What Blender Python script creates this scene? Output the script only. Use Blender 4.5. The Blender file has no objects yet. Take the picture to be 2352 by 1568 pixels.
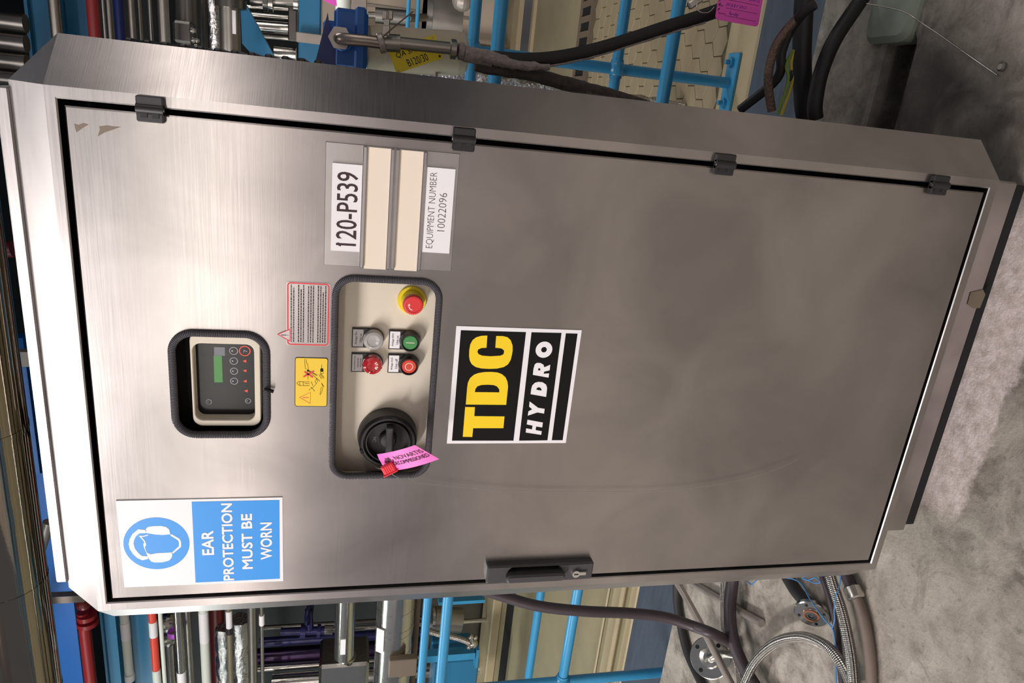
import bpy, math, random
from mathutils import Vector, Matrix
from mathutils.geometry import tessellate_polygon
random.seed(7)
SC = bpy.context.scene
COL = SC.collection
PI = math.pi

# ------------------------------------------------------------------ camera
cam_d = bpy.data.cameras.new('camera')
cam_d.sensor_fit = 'HORIZONTAL'; cam_d.sensor_width = 36.0; cam_d.lens = 24.5068
cam_d.clip_start = 0.02; cam_d.clip_end = 100
cam = bpy.data.objects.new('camera', cam_d); COL.objects.link(cam)
cam.matrix_world = Matrix(((0.1025130,0.9426403,0.3176797,0.7054231),(-0.2072289,0.3325930,-0.9200207,-0.8878298),(-0.9729066,0.0284817,0.2294374,0.9246730),(0,0,0,1)))
SC.camera = cam

# ------------------------------------------------------------------ world, lamps, exposure
W = bpy.data.worlds.new('hall_light'); SC.world = W; W.use_nodes = True
bg = W.node_tree.nodes['Background']
bg.inputs['Color'].default_value = (0.86, 0.90, 1.0, 1); bg.inputs['Strength'].default_value = 0.16

def area(name, loc, target, sx, sy, power, col=(1.0, 0.93, 0.86), spread=180):
    l = bpy.data.lights.new(name, 'AREA'); l.shape = 'RECTANGLE'; l.size = sx; l.size_y = sy
    l.energy = power; l.color = col; l.spread = math.radians(spread)
    o = bpy.data.objects.new(name, l); COL.objects.link(o); o.location = loc
    d = Vector(target) - Vector(loc)
    o.rotation_euler = d.to_track_quat('-Z', 'Y').to_euler()
    return o
# fluorescent fittings of the hall, plus unseen fill lamps added for the pipes
area('hall_lamp_near', (-3.4, -3.7, 3.75), (0.3, 0.0, 0.9), 2.7, 0.30, 335, (1.0, 0.93, 0.91))
area('hall_lamp_row', (-1.3, -7.0, 2.28), (-1.3, 0.0, 1.3), 3.8, 0.13, 34, (1.0, 0.88, 0.80))
area('hall_lamp_row_far', (-6.3, -7.0, 2.28), (-4.0, 0.0, 1.3), 3.8, 0.13, 38, (1.0, 0.88, 0.80))
area('hall_lamp_row_high', (-1.6, -7.0, 2.66), (-1.6, 0.0, 1.3), 4.4, 0.07, 15, (0.90, 1.0, 0.84))
area('hall_lamp_side', (7.0, -1.0, 2.45), (0.7, 0.3, 1.0), 5.0, 0.16, 46, (1.0, 0.90, 0.84))
area('hall_lamp_wall', (-2.0, -5.6, 3.5), (-2.0, -7.6, 1.3), 10.0, 0.3, 140, (1.0, 0.93, 0.98))
area('hall_lamp_overhead', (-0.5, 0.55, 3.95), (-0.5, 0.5, 0.0), 2.0, 0.5, 46, (1.0, 0.93, 0.90))
area('hall_lamp_over_plant', (-4.0, 1.6, 3.4), (-4.0, 3.4, 0.4), 2.4, 0.3, 70, (0.90, 1.0, 0.95))
area('fill_lamp_left', (-8.7, 1.6, 3.0), (-3.6, 3.6, 1.9), 2.4, 0.3, 150, (0.90, 1.0, 0.95))  # unseen lamp, added to brighten the pipes at left
area('fill_lamp_pipes', (2.3, 2.6, 2.05), (2.1, 2.9, 0.0), 1.6, 0.3, 22, (1.0, 0.95, 0.9))  # unseen lamp, added low and facing down so higher beams stay dark

SC.view_settings.view_transform = 'Standard'; SC.view_settings.look = 'None'
SC.view_settings.gamma = 1.0; SC.view_settings.use_curve_mapping = False
SC.view_settings.exposure = 0.0

# ------------------------------------------------------------------ materials
def lin(c):
    return tuple((v / 12.92 if v <= 0.04045 else ((v + 0.055) / 1.055) ** 2.4) for v in c)
def rgb(r, g, b): return lin((r / 255, g / 255, b / 255)) + (1,)
MATS = {}
def nodes(name):
    m = bpy.data.materials.new(name); m.use_nodes = True; MATS[name] = m
    t = m.node_tree; return m, t, t.nodes['Principled BSDF']
def mat(name, col, rough=0.5, metal=0.0, var=0.0, vscale=20.0, bump=0.0, bscale=60.0, spec=0.5, trans=0.0, emit=None, coat=0.0, stretch=None):
    m, t, b = nodes(name)
    b.inputs['Base Color'].default_value = col
    b.inputs['Roughness'].default_value = rough; b.inputs['Metallic'].default_value = metal
    b.inputs['Specular IOR Level'].default_value = spec
    b.inputs['Transmission Weight'].default_value = trans
    b.inputs['Coat Weight'].default_value = coat
    if emit: b.inputs['Emission Color'].default_value = emit[0]; b.inputs['Emission Strength'].default_value = emit[1]
    if var or bump:
        tc = t.nodes.new('ShaderNodeTexCoord'); mp = t.nodes.new('ShaderNodeMapping')
        t.links.new(tc.outputs['Object'], mp.inputs['Vector'])
        if stretch: mp.inputs['Scale'].default_value = stretch
    if var:
        n = t.nodes.new('ShaderNodeTexNoise'); n.inputs['Scale'].default_value = vscale; n.inputs['Detail'].default_value = 6
        t.links.new(mp.outputs[0], n.inputs['Vector'])
        mx = t.nodes.new('ShaderNodeMix'); mx.data_type = 'RGBA'
        mx.inputs['A'].default_value = tuple(c * (1 - var) for c in col[:3]) + (1,)
        mx.inputs['B'].default_value = tuple(min(1, c * (1 + var)) for c in col[:3]) + (1,)
        t.links.new(n.outputs['Fac'], mx.inputs['Factor']); t.links.new(mx.outputs['Result'], b.inputs['Base Color'])
    if bump:
        n2 = t.nodes.new('ShaderNodeTexNoise'); n2.inputs['Scale'].default_value = bscale; n2.inputs['Detail'].default_value = 5
        t.links.new(mp.outputs[0], n2.inputs['Vector'])
        bp = t.nodes.new('ShaderNodeBump'); bp.inputs['Strength'].default_value = bump; bp.inputs['Distance'].default_value = 0.01
        t.links.new(n2.outputs['Fac'], bp.inputs['Height']); t.links.new(bp.outputs[0], b.inputs['Normal'])
    return m

def steel_mat(name, col=(0.47, 0.442, 0.432), rough=0.31, stains=True, aniso=0.72):
    m, t, b = nodes(name); N = t.nodes.new; Lk = t.links.new
    b.inputs['Metallic'].default_value = 1.0
    tc = N('ShaderNodeTexCoord')
    mp = N('ShaderNodeMapping'); mp.inputs['Scale'].default_value = (1.5, 1.5, 90); Lk(tc.outputs['Object'], mp.inputs['Vector'])
    g = N('ShaderNodeTexNoise'); g.inputs['Scale'].default_value = 9; g.inputs['Detail'].default_value = 5; Lk(mp.outputs[0], g.inputs['Vector'])
    big = N('ShaderNodeTexNoise'); big.inputs['Scale'].default_value = 5.5; big.inputs['Detail'].default_value = 4; big.inputs['Distortion'].default_value = 0.6
    Lk(tc.outputs['Object'], big.inputs['Vector'])
    cr = N('ShaderNodeValToRGB'); cr.color_ramp.elements[0].position = 0.34; cr.color_ramp.elements[1].position = 0.66
    cr.color_ramp.elements[0].color = tuple(c * 0.80 for c in col) + (1,); cr.color_ramp.elements[1].color = tuple(c * 1.08 for c in col) + (1,)
    Lk(big.outputs['Fac'], cr.inputs['Fac'])
    last = cr.outputs['Color']
    if stains:
        sp = N('ShaderNodeTexNoise'); sp.inputs['Scale'].default_value = 26; sp.inputs['Detail'].default_value = 9; sp.inputs['Roughness'].default_value = 0.72
        mp2 = N('ShaderNodeMapping'); mp2.inputs['Scale'].default_value = (1.0, 1.0, 1.7); Lk(tc.outputs['Object'], mp2.inputs['Vector']); Lk(mp2.outputs[0], sp.inputs['Vector'])
        r2 = N('ShaderNodeValToRGB'); r2.color_ramp.elements[0].position = 0.66; r2.color_ramp.elements[1].position = 0.80
        Lk(sp.outputs['Fac'], r2.inputs['Fac'])
        mu = N('ShaderNodeMath'); mu.operation = 'MULTIPLY'; mu.inputs[1].default_value = 0.45; Lk(r2.outputs['Color'], mu.inputs[0])
        mx = N('ShaderNodeMix'); mx.data_type = 'RGBA'; Lk(mu.outputs[0], mx.inputs['Factor']); Lk(last, mx.inputs['A'])
        mx.inputs['B'].default_value = (0.36, 0.25, 0.14, 1); last = mx.outputs['Result']
    Lk(last, b.inputs['Base Color'])
    tv = N('ShaderNodeCombineXYZ'); tv.inputs[0].default_value = 1.0; Lk(tv.outputs[0], b.inputs['Tangent']); b.inputs['Anisotropic'].default_value = aniso
    mr = N('ShaderNodeMapRange'); mr.inputs['To Min'].default_value = rough - 0.05; mr.inputs['To Max'].default_value = rough + 0.07
    Lk(g.outputs['Fac'], mr.inputs['Value']); Lk(mr.outputs[0], b.inputs['Roughness'])
    bp = N('ShaderNodeBump'); bp.inputs['Strength'].default_value = 0.010; bp.inputs['Distance'].default_value = 0.002
    Lk(g.outputs['Fac'], bp.inputs['Height']); Lk(bp.outputs[0], b.inputs['Normal'])
    return m

def uv_rib_mat(name, col, rough, metal, nu, nv, strength=0.8, diag=True, dark=0.45):
    m, t, b = nodes(name); N = t.nodes.new; Lk = t.links.new
    b.inputs['Metallic'].default_value = metal; b.inputs['Roughness'].default_value = rough
    uv = N('ShaderNodeUVMap'); sx = N('ShaderNodeSeparateXYZ'); Lk(uv.outputs[0], sx.inputs[0])
    def wave(a, c):
        m1 = N('ShaderNodeMath'); m1.operation = 'MULTIPLY'; m1.inputs[1].default_value = a * 2 * PI; Lk(sx.outputs['X'], m1.inputs[0])
        m2 = N('ShaderNodeMath'); m2.operation = 'MULTIPLY'; m2.inputs[1].default_value = c * 2 * PI; Lk(sx.outputs['Y'], m2.inputs[0])
        ad = N('ShaderNodeMath'); ad.operation = 'ADD'; Lk(m1.outputs[0], ad.inputs[0]); Lk(m2.outputs[0], ad.inputs[1])
        s = N('ShaderNodeMath'); s.operation = 'SINE'; Lk(ad.outputs[0], s.inputs[0]); return s.outputs[0]
    if diag:
        mx0 = N('ShaderNodeMath'); mx0.operation = 'MULTIPLY'; Lk(wave(nu, nv), mx0.inputs[0]); Lk(wave(-nu, nv), mx0.inputs[1]); h = mx0.outputs[0]
    else: h = wave(nu, nv)
    mr = N('ShaderNodeMapRange'); mr.inputs['From Min'].default_value = -1; Lk(h, mr.inputs['Value'])
    mx = N('ShaderNodeMix'); mx.data_type = 'RGBA'; Lk(mr.outputs[0], mx.inputs['Factor'])
    mx.inputs['A'].default_value = tuple(c * dark for c in col[:3]) + (1,); mx.inputs['B'].default_value = col
    Lk(mx.outputs['Result'], b.inputs['Base Color'])
    bp = N('ShaderNodeBump'); bp.inputs['Strength'].default_value = strength; bp.inputs['Distance'].default_value = 0.003
    Lk(mr.outputs[0], bp.inputs['Height']); Lk(bp.outputs[0], b.inputs['Normal'])
    return m

def concrete_mat(name):
    m, t, b = nodes(name); N = t.nodes.new; Lk = t.links.new
    tc = N('ShaderNodeTexCoord'); P = tc.outputs['Object']
    def noise(scale, detail=6, rough=0.6, dist=0.0):
        n = N('ShaderNodeTexNoise'); n.inputs['Scale'].default_value = scale; n.inputs['Detail'].default_value = detail
        n.inputs['Roughness'].default_value = rough; n.inputs['Distortion'].default_value = dist; Lk(P, n.inputs['Vector']); return n.outputs['Fac']
    def ramp(v, a, c):
        r = N('ShaderNodeMapRange'); r.inputs['From Min'].default_value = a; r.inputs['From Max'].default_value = c; Lk(v, r.inputs['Value']); return r.outputs[0]
    def math_(op, a, c=None, val=None):
        n = N('ShaderNodeMath'); n.operation = op; Lk(a, n.inputs[0])
        if c is not None: Lk(c, n.inputs[1])
        if val is not None: n.inputs[1].default_value = val
        return n.outputs[0]
    def mix(f, a, c):
        n = N('ShaderNodeMix'); n.data_type = 'RGBA'; Lk(f, n.inputs['Factor'])
        for s, v in (('A', a), ('B', c)):
            if isinstance(v, tuple): n.inputs[s].default_value = v
            else: Lk(v, n.inputs[s])
        return n.outputs['Result']
    fine = noise(70, 8, 0.7); mid = noise(14, 8, 0.65, 0.5); big = noise(3.2, 6, 0.6, 0.4)
    c = mix(ramp(mid, 0.36, 0.64), rgb(108, 100, 92), rgb(182, 174, 164))
    c = mix(math_('MULTIPLY', ramp(big, 0.42, 0.62), val=0.75), c, rgb(168, 160, 148))
    c = mix(math_('MULTIPLY', ramp(noise(9, 8, 0.72, 1.0), 0.54, 0.70), val=0.6), c, rgb(92, 84, 80))
    c = mix(math_('MULTIPLY', ramp(fine, 0.56, 0.72), val=0.6), c, rgb(84, 78, 74))
    c = mix(math_('MULTIPLY', ramp(noise(30, 10, 0.8), 0.60, 0.74), val=0.7), c, rgb(205, 196, 188))
    sp = N('ShaderNodeSeparateXYZ'); Lk(P, sp.inputs[0])
    wob = math_('MULTIPLY', math_('SUBTRACT', noise(16, 7, 0.7, 0.8), val=0.5), val=0.07)
    # dark wet patch right of the cabinet, plus painted shade beside the plinth (x grows, y deep)
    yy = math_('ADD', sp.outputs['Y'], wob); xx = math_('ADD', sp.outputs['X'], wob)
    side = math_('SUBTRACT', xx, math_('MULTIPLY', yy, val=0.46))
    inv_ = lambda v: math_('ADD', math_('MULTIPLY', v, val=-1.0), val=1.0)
    wet_shade = math_('MULTIPLY', inv_(ramp(side, 0.69, 0.76)), ramp(xx, 0.60, 0.68))
    wet_shade = math_('MULTIPLY', wet_shade, math_('MULTIPLY', ramp(yy, 0.07, 0.13), inv_(ramp(yy, 0.50, 0.60))))
    wet_shade = math_('MULTIPLY', wet_shade, ramp(noise(7, 6, 0.6, 0.5), 0.2, 0.55))
    c = mix(math_('MULTIPLY', wet_shade, val=0.86), c, rgb(58, 51, 48))
    # chalky deposit along the plinth
    xm = math_('MULTIPLY', ramp(xx, 0.04, 0.10), math_('SUBTRACT', ramp(xx, 0.58, 0.66), val=1.0)); xm = math_('MULTIPLY', xm, val=-1.0)
    edge = math_('ADD', yy, math_('MULTIPLY', sp.outputs['X'], val=0.06))
    ym = math_('MULTIPLY', ramp(edge, 0.020, 0.032), math_('SUBTRACT', ramp(yy, 0.105, 0.12), val=1.0)); ym = math_('MULTIPLY', ym, val=-1.0)
    dep = math_('MULTIPLY', xm, ym)
    c = mix(math_('MULTIPLY', dep, val=0.8), c, mix(ramp(noise(38, 8, 0.7), 0.35, 0.6), rgb(186, 170, 162), rgb(236, 222, 220)))
    Lk(c, b.inputs['Base Color'])
    rr = N('ShaderNodeMapRange'); rr.inputs['To Min'].default_value = 0.8; rr.inputs['To Max'].default_value = 0.35; Lk(wet_shade, rr.inputs['Value']); Lk(rr.outputs[0], b.inputs['Roughness'])
    bp = N('ShaderNodeBump'); bp.inputs['Strength'].default_value = 0.5; bp.inputs['Distance'].default_value = 0.006
    Lk(math_('ADD', fine, mid), bp.inputs['Height']); Lk(bp.outputs[0], b.inputs['Normal'])
    return m

M_STEEL = steel_mat('brushed_stainless')
M_FRAME = steel_mat('brushed_stainless_frame', (0.53, 0.50, 0.492), 0.32, True)
M_PLATE = steel_mat('brushed_plate', (0.60, 0.575, 0.565), 0.38, False)
M_PIPE = mat('polished_stainless', (0.62, 0.60, 0.56, 1), 0.2, 1.0, 0.12, 9, 0.05, 30)
M_PIPED = mat('dull_stainless', (0.42, 0.39, 0.35, 1), 0.36, 1.0, 0.2, 12)
M_PIPEK = mat('dark_steel', (0.16, 0.15, 0.14, 1), 0.3, 0.9, 0.2, 10)
M_MIRROR = mat('mirror_cladding', (0.34, 0.29, 0.24, 1), 0.08, 1.0, 0.1, 5, 0.12, 4)
M_FOIL = mat('crinkled_foil', (0.70, 0.69, 0.69, 1), 0.2, 1.0, 0, 1, 1.0, 55)
M_BLUE = mat('sky_blue_paint', rgb(60, 146, 192), 0.28, 0, 0.06, 14)
M_TEAL = mat('steel_blue_paint', rgb(38, 110, 150), 0.38, 0, 0.12, 4)
M_DEEP = mat('deep_blue_paint', rgb(14, 84, 158), 0.35, 0, 0.1, 5)
M_NAVY = mat('navy_paint', rgb(28, 44, 108), 0.35, 0, 0.1, 5)
M_RED = mat('red_paint', rgb(158, 36, 42), 0.35, 0, 0.1, 6)
M_MAROON = mat('maroon_paint', rgb(110, 28, 30), 0.35, 0, 0.1, 6)
M_ORANGE = mat('orange_red_paint', rgb(235, 84, 66), 0.35)
M_WHITE = mat('white_lagging', rgb(226, 232, 222), 0.5)
M_LABEL = mat('white_label', rgb(246, 244, 246), 0.45)
M_CREAM = mat('cream_enamel', rgb(228, 218, 200), 0.42, 0, 0.02, 8)
M_STRIP = mat('cream_strip', rgb(244, 230, 212), 0.5, 0, 0.03, 18)
M_BLACK = mat('black_plastic', rgb(38, 36, 38), 0.38)
M_GREYP = mat('charcoal_plastic', rgb(66, 64, 66), 0.45)
M_RUB = mat('black_rubber', rgb(34, 33, 34), 0.55, 0, 0.15, 30)
M_SEAL = uv_rib_mat('ribbed_rubber_edging', rgb(118, 114, 122), 0.36, 0, 0.0, 1.0, 0.8, False, 0.3)
M_BRAID = uv_rib_mat('braided_steel', (0.66, 0.62, 0.58, 1), 0.28, 1.0, 6, 1.0, 1.0, True, 0.4)
M_PUR = mat('dark_hose', rgb(58, 48, 54), 0.45, 0, 0.2, 40)
M_ROT = mat('perished_hose', rgb(84, 76, 72), 0.8, 0, 0.6, 60, 1.0, 70)
M_CRUST = mat('crusted_coupling', rgb(158, 148, 144), 0.85, 0.1, 0.4, 70, 1.0, 80)
M_YEL = mat('yellow_plastic', rgb(236, 212, 30), 0.4)
M_STKY = mat('yellow_sticker', rgb(248, 208, 52), 0.45)
M_TDCY = mat('bright_yellow_print', rgb(255, 218, 28), 0.4)
M_INK = mat('black_print', rgb(10, 11, 11), 0.3, spec=0.3)
M_INKM = mat('engraved_print', rgb(58, 32, 40), 0.6)
M_INKB = mat('blue_biro', rgb(66, 40, 150), 0.6)
M_REDI = mat('red_print', rgb(228, 60, 70), 0.5)
M_SIGNB = mat('sign_blue', rgb(34, 152, 240), 0.45)
M_PINK = mat('pink_card', rgb(252, 112, 206), 0.5)
M_PINKB = mat('magenta_card', rgb(246, 92, 204), 0.5)
M_SEALR = mat('red_seal_plastic', rgb(250, 68, 84), 0.4)
M_BTNR = mat('red_button', rgb(226, 56, 58), 0.35)
M_BTNO = mat('red_push_button', rgb(226, 74, 58), 0.35)
M_BTNG = mat('green_push_button', rgb(74, 148, 84), 0.35)
M_LENSR = mat('red_lens', rgb(178, 10, 26), 0.08, 0, 0, 1, 0, 1, 0.8, 0.0, None, 1.0)
M_LENSW = mat('clear_lens', rgb(244, 240, 238), 0.06, 0, 0, 1, 0, 1, 0.6, 0.55)
M_LCD = mat('green_lcd', rgb(70, 140, 66), 0.3)
M_LCDG = mat('grey_lcd', rgb(112, 116, 124), 0.3)
M_SCREEN = mat('dark_keypad', rgb(26, 29, 32), 0.2, 0, 0.5, 14, 0, 1, 0.3)
M_KEY = mat('grey_print', rgb(160, 162, 170), 0.4)
M_BOWL = mat('filter_bowl', rgb(196, 186, 164), 0.3, 0, 0.08, 12)
M_CAP = mat('filter_cap_blue', rgb(20, 90, 168), 0.4)
M_TWINE = mat('blue_twine', rgb(66, 122, 176), 0.7)
M_YG = mat('yellow_green_wire', rgb(196, 176, 48), 0.45)
M_YGG = mat('green_wire', rgb(120, 150, 50), 0.45)
M_OLIVE = mat('resin_floor', rgb(150, 140, 112), 0.5, 0, 0.14, 6, 0.1, 20)
M_KERB = mat('kerb_resin', rgb(176, 160, 128), 0.55, 0, 0.12, 9, 0.15, 30)
M_TILE = mat('hex_tile', rgb(152, 138, 112), 0.45, 0, 0.10, 9)
M_GROUT = mat('tile_grout', rgb(100, 90, 70), 0.8, 0, 0.1, 20)
M_SLATE = mat('blue_grey_plate', rgb(74, 84, 98), 0.45, 0.0, 0.3, 7, 0.1, 20, stretch=(1, 9, 1))
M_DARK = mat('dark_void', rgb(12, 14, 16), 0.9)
M_WALL = mat('plant_room_wall', rgb(34, 46, 56), 0.8, 0, 0.3, 2)
M_RACK = mat('dark_rack', rgb(30, 34, 36), 0.7, 0, 0.5, 6)
M_BROWN = mat('brown_trim', rgb(110, 96, 82), 0.6)
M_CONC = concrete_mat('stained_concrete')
M_VALVE = mat('indigo_valve', rgb(44, 44, 96), 0.25, 0.2)
M_WIRE = mat('steel_wire', (0.7, 0.68, 0.66, 1), 0.3, 1.0)
M_GALV = mat('galvanised_rod', rgb(170, 160, 152), 0.4, 0.5, 0.12, 20)
M_RUST = mat('rusty_face', rgb(128, 78, 48), 0.7, 0.3, 0.4, 60)
M_GLUE = mat('glue_residue', rgb(140, 126, 116), 0.8)
M_TAPE = mat('old_sticker', rgb(104, 94, 78), 0.6)

# ------------------------------------------------------------------ mesh builder
def V(*a): return Vector(a)
def smooth_path(pts, n=6):
    pts = [Vector(p) for p in pts]
    if len(pts) < 3 or n <= 1: return pts
    out = []
    for i in range(len(pts) - 1):
        p0 = pts[max(i - 1, 0)]; p1 = pts[i]; p2 = pts[i + 1]; p3 = pts[min(i + 2, len(pts) - 1)]
        for k in range(n):
            t = k / n
            out.append(0.5 * ((2 * p1) + (p2 - p0) * t + (2 * p0 - 5 * p1 + 4 * p2 - p3) * t * t + (3 * p1 - p0 - 3 * p2 + p3) * t ** 3))
    out.append(pts[-1]); return out

class MB:
    def __init__(s): s.v = []; s.f = []; s.mi = []; s.sm = []; s.uv = []
    def add(s, vs, fs, mi=0, sm=False, uvs=None):
        o = len(s.v); s.v += [tuple(v) for v in vs]
        for k, f in enumerate(fs):
            s.f.append([i + o for i in f]); s.mi.append(mi); s.sm.append(sm)
            s.uv.append(uvs[k] if uvs else [(0, 0)] * len(f))
        return s
    def box(s, c, d, mi=0, rot=None, bev=0.0):
        c = Vector(c); hx, hy, hz = d[0] / 2, d[1] / 2, d[2] / 2
        if bev <= 0:
            vs = [V(x * hx, y * hy, z * hz) for x in (-1, 1) for y in (-1, 1) for z in (-1, 1)]
            fs = [(0, 1, 3, 2), (4, 6, 7, 5), (0, 4, 5, 1), (2, 3, 7, 6), (0, 2, 6, 4), (1, 5, 7, 3)]
        else:
            b = min(bev, hx * .9, hy * .9, hz * .9); vs = []; idx = {}
            for x in (-1, 1):
                for y in (-1, 1):
                    for z in (-1, 1):
                        for a in range(3):
                            p = [x * (hx - b), y * (hy - b), z * (hz - b)]
                            p[a] = (x * hx, y * hy, z * hz)[a]
                            idx[(x, y, z, a)] = len(vs); vs.append(V(*p))
            fs = []
            for a in range(3):
                o1, o2 = [(1, 2), (2, 0), (0, 1)][a]
                for sg in (-1, 1):
                    q = []
                    for (u, w) in ((-1, -1), (1, -1), (1, 1), (-1, 1)):
                        k = [0, 0, 0]; k[a] = sg; k[o1] = u; k[o2] = w; q.append(idx[(k[0], k[1], k[2], a)])
                    fs.append(q if sg > 0 else q[::-1])
            for a in range(3):
                o1, o2 = [(1, 2), (2, 0), (0, 1)][a]
                for u in (-1, 1):
                    for w in (-1, 1):
                        k0 = [0, 0, 0]; k1 = [0, 0, 0]; k0[a] = -1; k1[a] = 1
                        for k in (k0, k1): k[o1] = u; k[o2] = w
                        q = [idx[(*k0, o1)], idx[(*k1, o1)], idx[(*k1, o2)], idx[(*k0, o2)]]
                        fs.append(q if u * w < 0 else q[::-1])
            for x in (-1, 1):
                for y in (-1, 1):
                    for z in (-1, 1):
                        q = [idx[(x, y, z, 0)], idx[(x, y, z, 1)], idx[(x, y, z, 2)]]
                        fs.append(q if x * y * z > 0 else q[::-1])
        if rot is not None: vs = [rot @ v for v in vs]
        return s.add([v + c for v in vs], fs, mi)
    def tube(s, pts, r, seg=12, mi=0, n=6, caps=True, vrep=None, jitter=0.0, closed=False):
        P = smooth_path(pts, n) if not closed else [Vector(p) for p in pts]
        m = len(P)
        if m < 2: return s
        T = []
        for i in range(m):
            a = P[(i - 1) % m] if (closed or i > 0) else P[i]; c = P[(i + 1) % m] if (closed or i < m - 1) else P[i]
            d = c - a; T.append(d.normalized() if d.length > 1e-9 else V(0, 0, 1))
        up = V(0, 0, 1) if abs(T[0].z) < 0.9 else V(1, 0, 0)
        nrm = (up - T[0] * up.dot(T[0])).normalized(); vs = []; L = 0; Ls = []
        for i in range(m):
            if i: L += (P[i] - P[i - 1]).length
            Ls.append(L)
            nrm = (nrm - T[i] * nrm.dot(T[i])).normalized(); bi = T[i].cross(nrm)
            rr = r[min(int(i * len(r) / m), len(r) - 1)] if isinstance(r, (list, tuple)) else r
            for k in range(seg):
                a = 2 * PI * k / seg; q = rr * (1 + (random.uniform(-jitter, jitter) if jitter else 0))
                vs.append(P[i] + (nrm * math.cos(a) + bi * math.sin(a)) * q)
        fs = []; uvs = []; rep = vrep or 1.0
        for i in range(m if closed else m - 1):
            j = (i + 1) % m; v0 = Ls[i] * rep; v1 = (Ls[j] if j else L + (P[0] - P[-1]).length) * rep
            for k in range(seg):
                k2 = (k + 1) % seg
                fs.append((i * seg + k, i * seg + k2, j * seg + k2, j * seg + k))
                uvs.append([(k / seg, v0), ((k + 1) / seg, v0), ((k + 1) / seg, v1), (k / seg, v1)])
        s.add(vs, fs, mi, True, uvs)
        if caps and not closed:
            s.add(vs[:seg], [tuple(range(seg))[::-1]], mi); s.add(vs[-seg:], [tuple(range(seg))], mi)
        return s
    def cyl(s, a, b, r, seg=20, mi=0, r2=None):
        a = Vector(a); b = Vector(b); h = (b - a).length
        return s.lathe([(r, 0), (r if r2 is None else r2, h)], a, b - a, seg, mi)
    def lathe(s, prof, origin, axis, seg=24, mi=0, sharp=True, caps=True):
        o = Vector(origin); ax = Vector(axis).normalized()
        up = V(0, 0, 1) if abs(ax.z) < 0.9 else V(1, 0, 0)
        e1 = (up - ax * up.dot(ax)).normalized(); e2 = ax.cross(e1)
        ring = lambda p: [o + ax * p[1] + (e1 * math.cos(2 * PI * k / seg) + e2 * math.sin(2 * PI * k / seg)) * p[0] for k in range(seg)]
        for i in range(len(prof) - 1):
            r0 = ring(prof[i]); r1 = ring(prof[i + 1])
            s.add(r0 + r1, [(k, (k + 1) % seg, seg + (k + 1) % seg, seg + k) for k in range(seg)], mi, True)
        if caps:
            if prof[0][0] > 1e-5: s.add(ring(prof[0]), [tuple(range(seg))[::-1]], mi)
            if prof[-1][0] > 1e-5: s.add(ring(prof[-1]), [tuple(range(seg))], mi)
        return s
    def dome(s, origin, axis, r, h, seg=24, n=7, mi=0):
        return s.lathe([(r * math.cos(PI / 2 * i / n), h * math.sin(PI / 2 * i / n)) for i in range(n + 1)], origin, axis, seg, mi)
    def ball(s, c, r, mi=0, seg=18, n=10):
        return s.lathe([(r * math.sin(PI * i / n), -r * math.cos(PI * i / n)) for i in range(n + 1)], c, (0, 0, 1), seg, mi)
    def plate(s, loops, y, th, mi=0, frame=None, bev=0.0):
        """flat shape with holes; loops are (x, z) lists, front face at y, back at y + th"""
        def area2(l): return sum(l[i][0] * l[(i + 1) % len(l)][1] - l[(i + 1) % len(l)][0] * l[i][1] for i in range(len(l)))
        Ls = [list(l) if (area2(l) > 0) == (i == 0) else list(l)[::-1] for i, l in enumerate(loops)]
        def off(l, d):
            n = len(l); out = []
            for i in range(n):
                p = Vector(l[i]); a = (p - Vector(l[i - 1])); c = (Vector(l[(i + 1) % n]) - p)
                a = a.normalized() if a.length > 1e-9 else c.normalized(); c = c.normalized() if c.length > 1e-9 else a
                na = Vector((-a.y, a.x)); nc = Vector((-c.y, c.x)); m = na + nc
                m = m / max(m.dot(na), 0.35); out.append(p + m * d)
            return out
        put = frame or (lambda x, z, yy: (x, yy, z))
        front = [off(l, bev) if bev else [Vector(q) for q in l] for l in Ls]
        flat = [q for l in front for q in l]
        tris = tessellate_polygon([[V(q[0], q[1], 0) for q in l] for l in front])
        vs = [put(q[0], q[1], y) for q in flat]; fs = []
        for t in tris:
            a, b2, c = [flat[i] for i in t]
            sgn = (b2[0] - a[0]) * (c[1] - a[1]) - (b2[1] - a[1]) * (c[0] - a[0])
            fs.append(tuple(t) if sgn > 0 else tuple(t)[::-1])
        s.add(vs, fs, mi)
        if th > 0:
            for l, fl in zip(Ls, front):
                rings = ([[put(q[0], q[1], y) for q in fl]] if bev else []) + [[put(q[0], q[1], y + bev) for q in l], [put(q[0], q[1], y + th) for q in l]]
                n = len(l)
                for a, c in zip(rings[:-1], rings[1:]):
                    s.add(a + c, [(i, n + i, n + (i + 1) % n, (i + 1) % n) for i in range(n)], mi)
        return s
    def text(s, string, bl, br, tl, mi=0, bold=0.0, shear=0.0, spacing=1.0, lift=(0, -0.0004, 0), thick=0.0):
        """string stretched to fill the parallelogram bottom-left, bottom-right, top-left"""
        cu = bpy.data.curves.new('lettering', 'FONT'); cu.body = string; cu.size = 1; cu.offset = min(bold, 0.0); cu.shear = shear
        cu.space_character = spacing; cu.resolution_u = 3
        ob = bpy.data.objects.new('lettering', cu); me = bpy.data.meshes.new_from_object(ob)
        if not me.vertices: return s
        xs = [v.co.x for v in me.vertices]; ys = [v.co.y for v in me.vertices]
        x0, x1, y0, y1 = min(xs), max(xs), min(ys), max(ys)
        bl = Vector(bl) + Vector(lift); ex = Vector(br) - Vector(bl) + Vector(lift); ey = Vector(tl) - Vector(bl) + Vector(lift)
        W_, H_ = x1 - x0, max(y1 - y0, 1e-6); fs = [tuple(p.vertices) for p in me.polygons]
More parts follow.
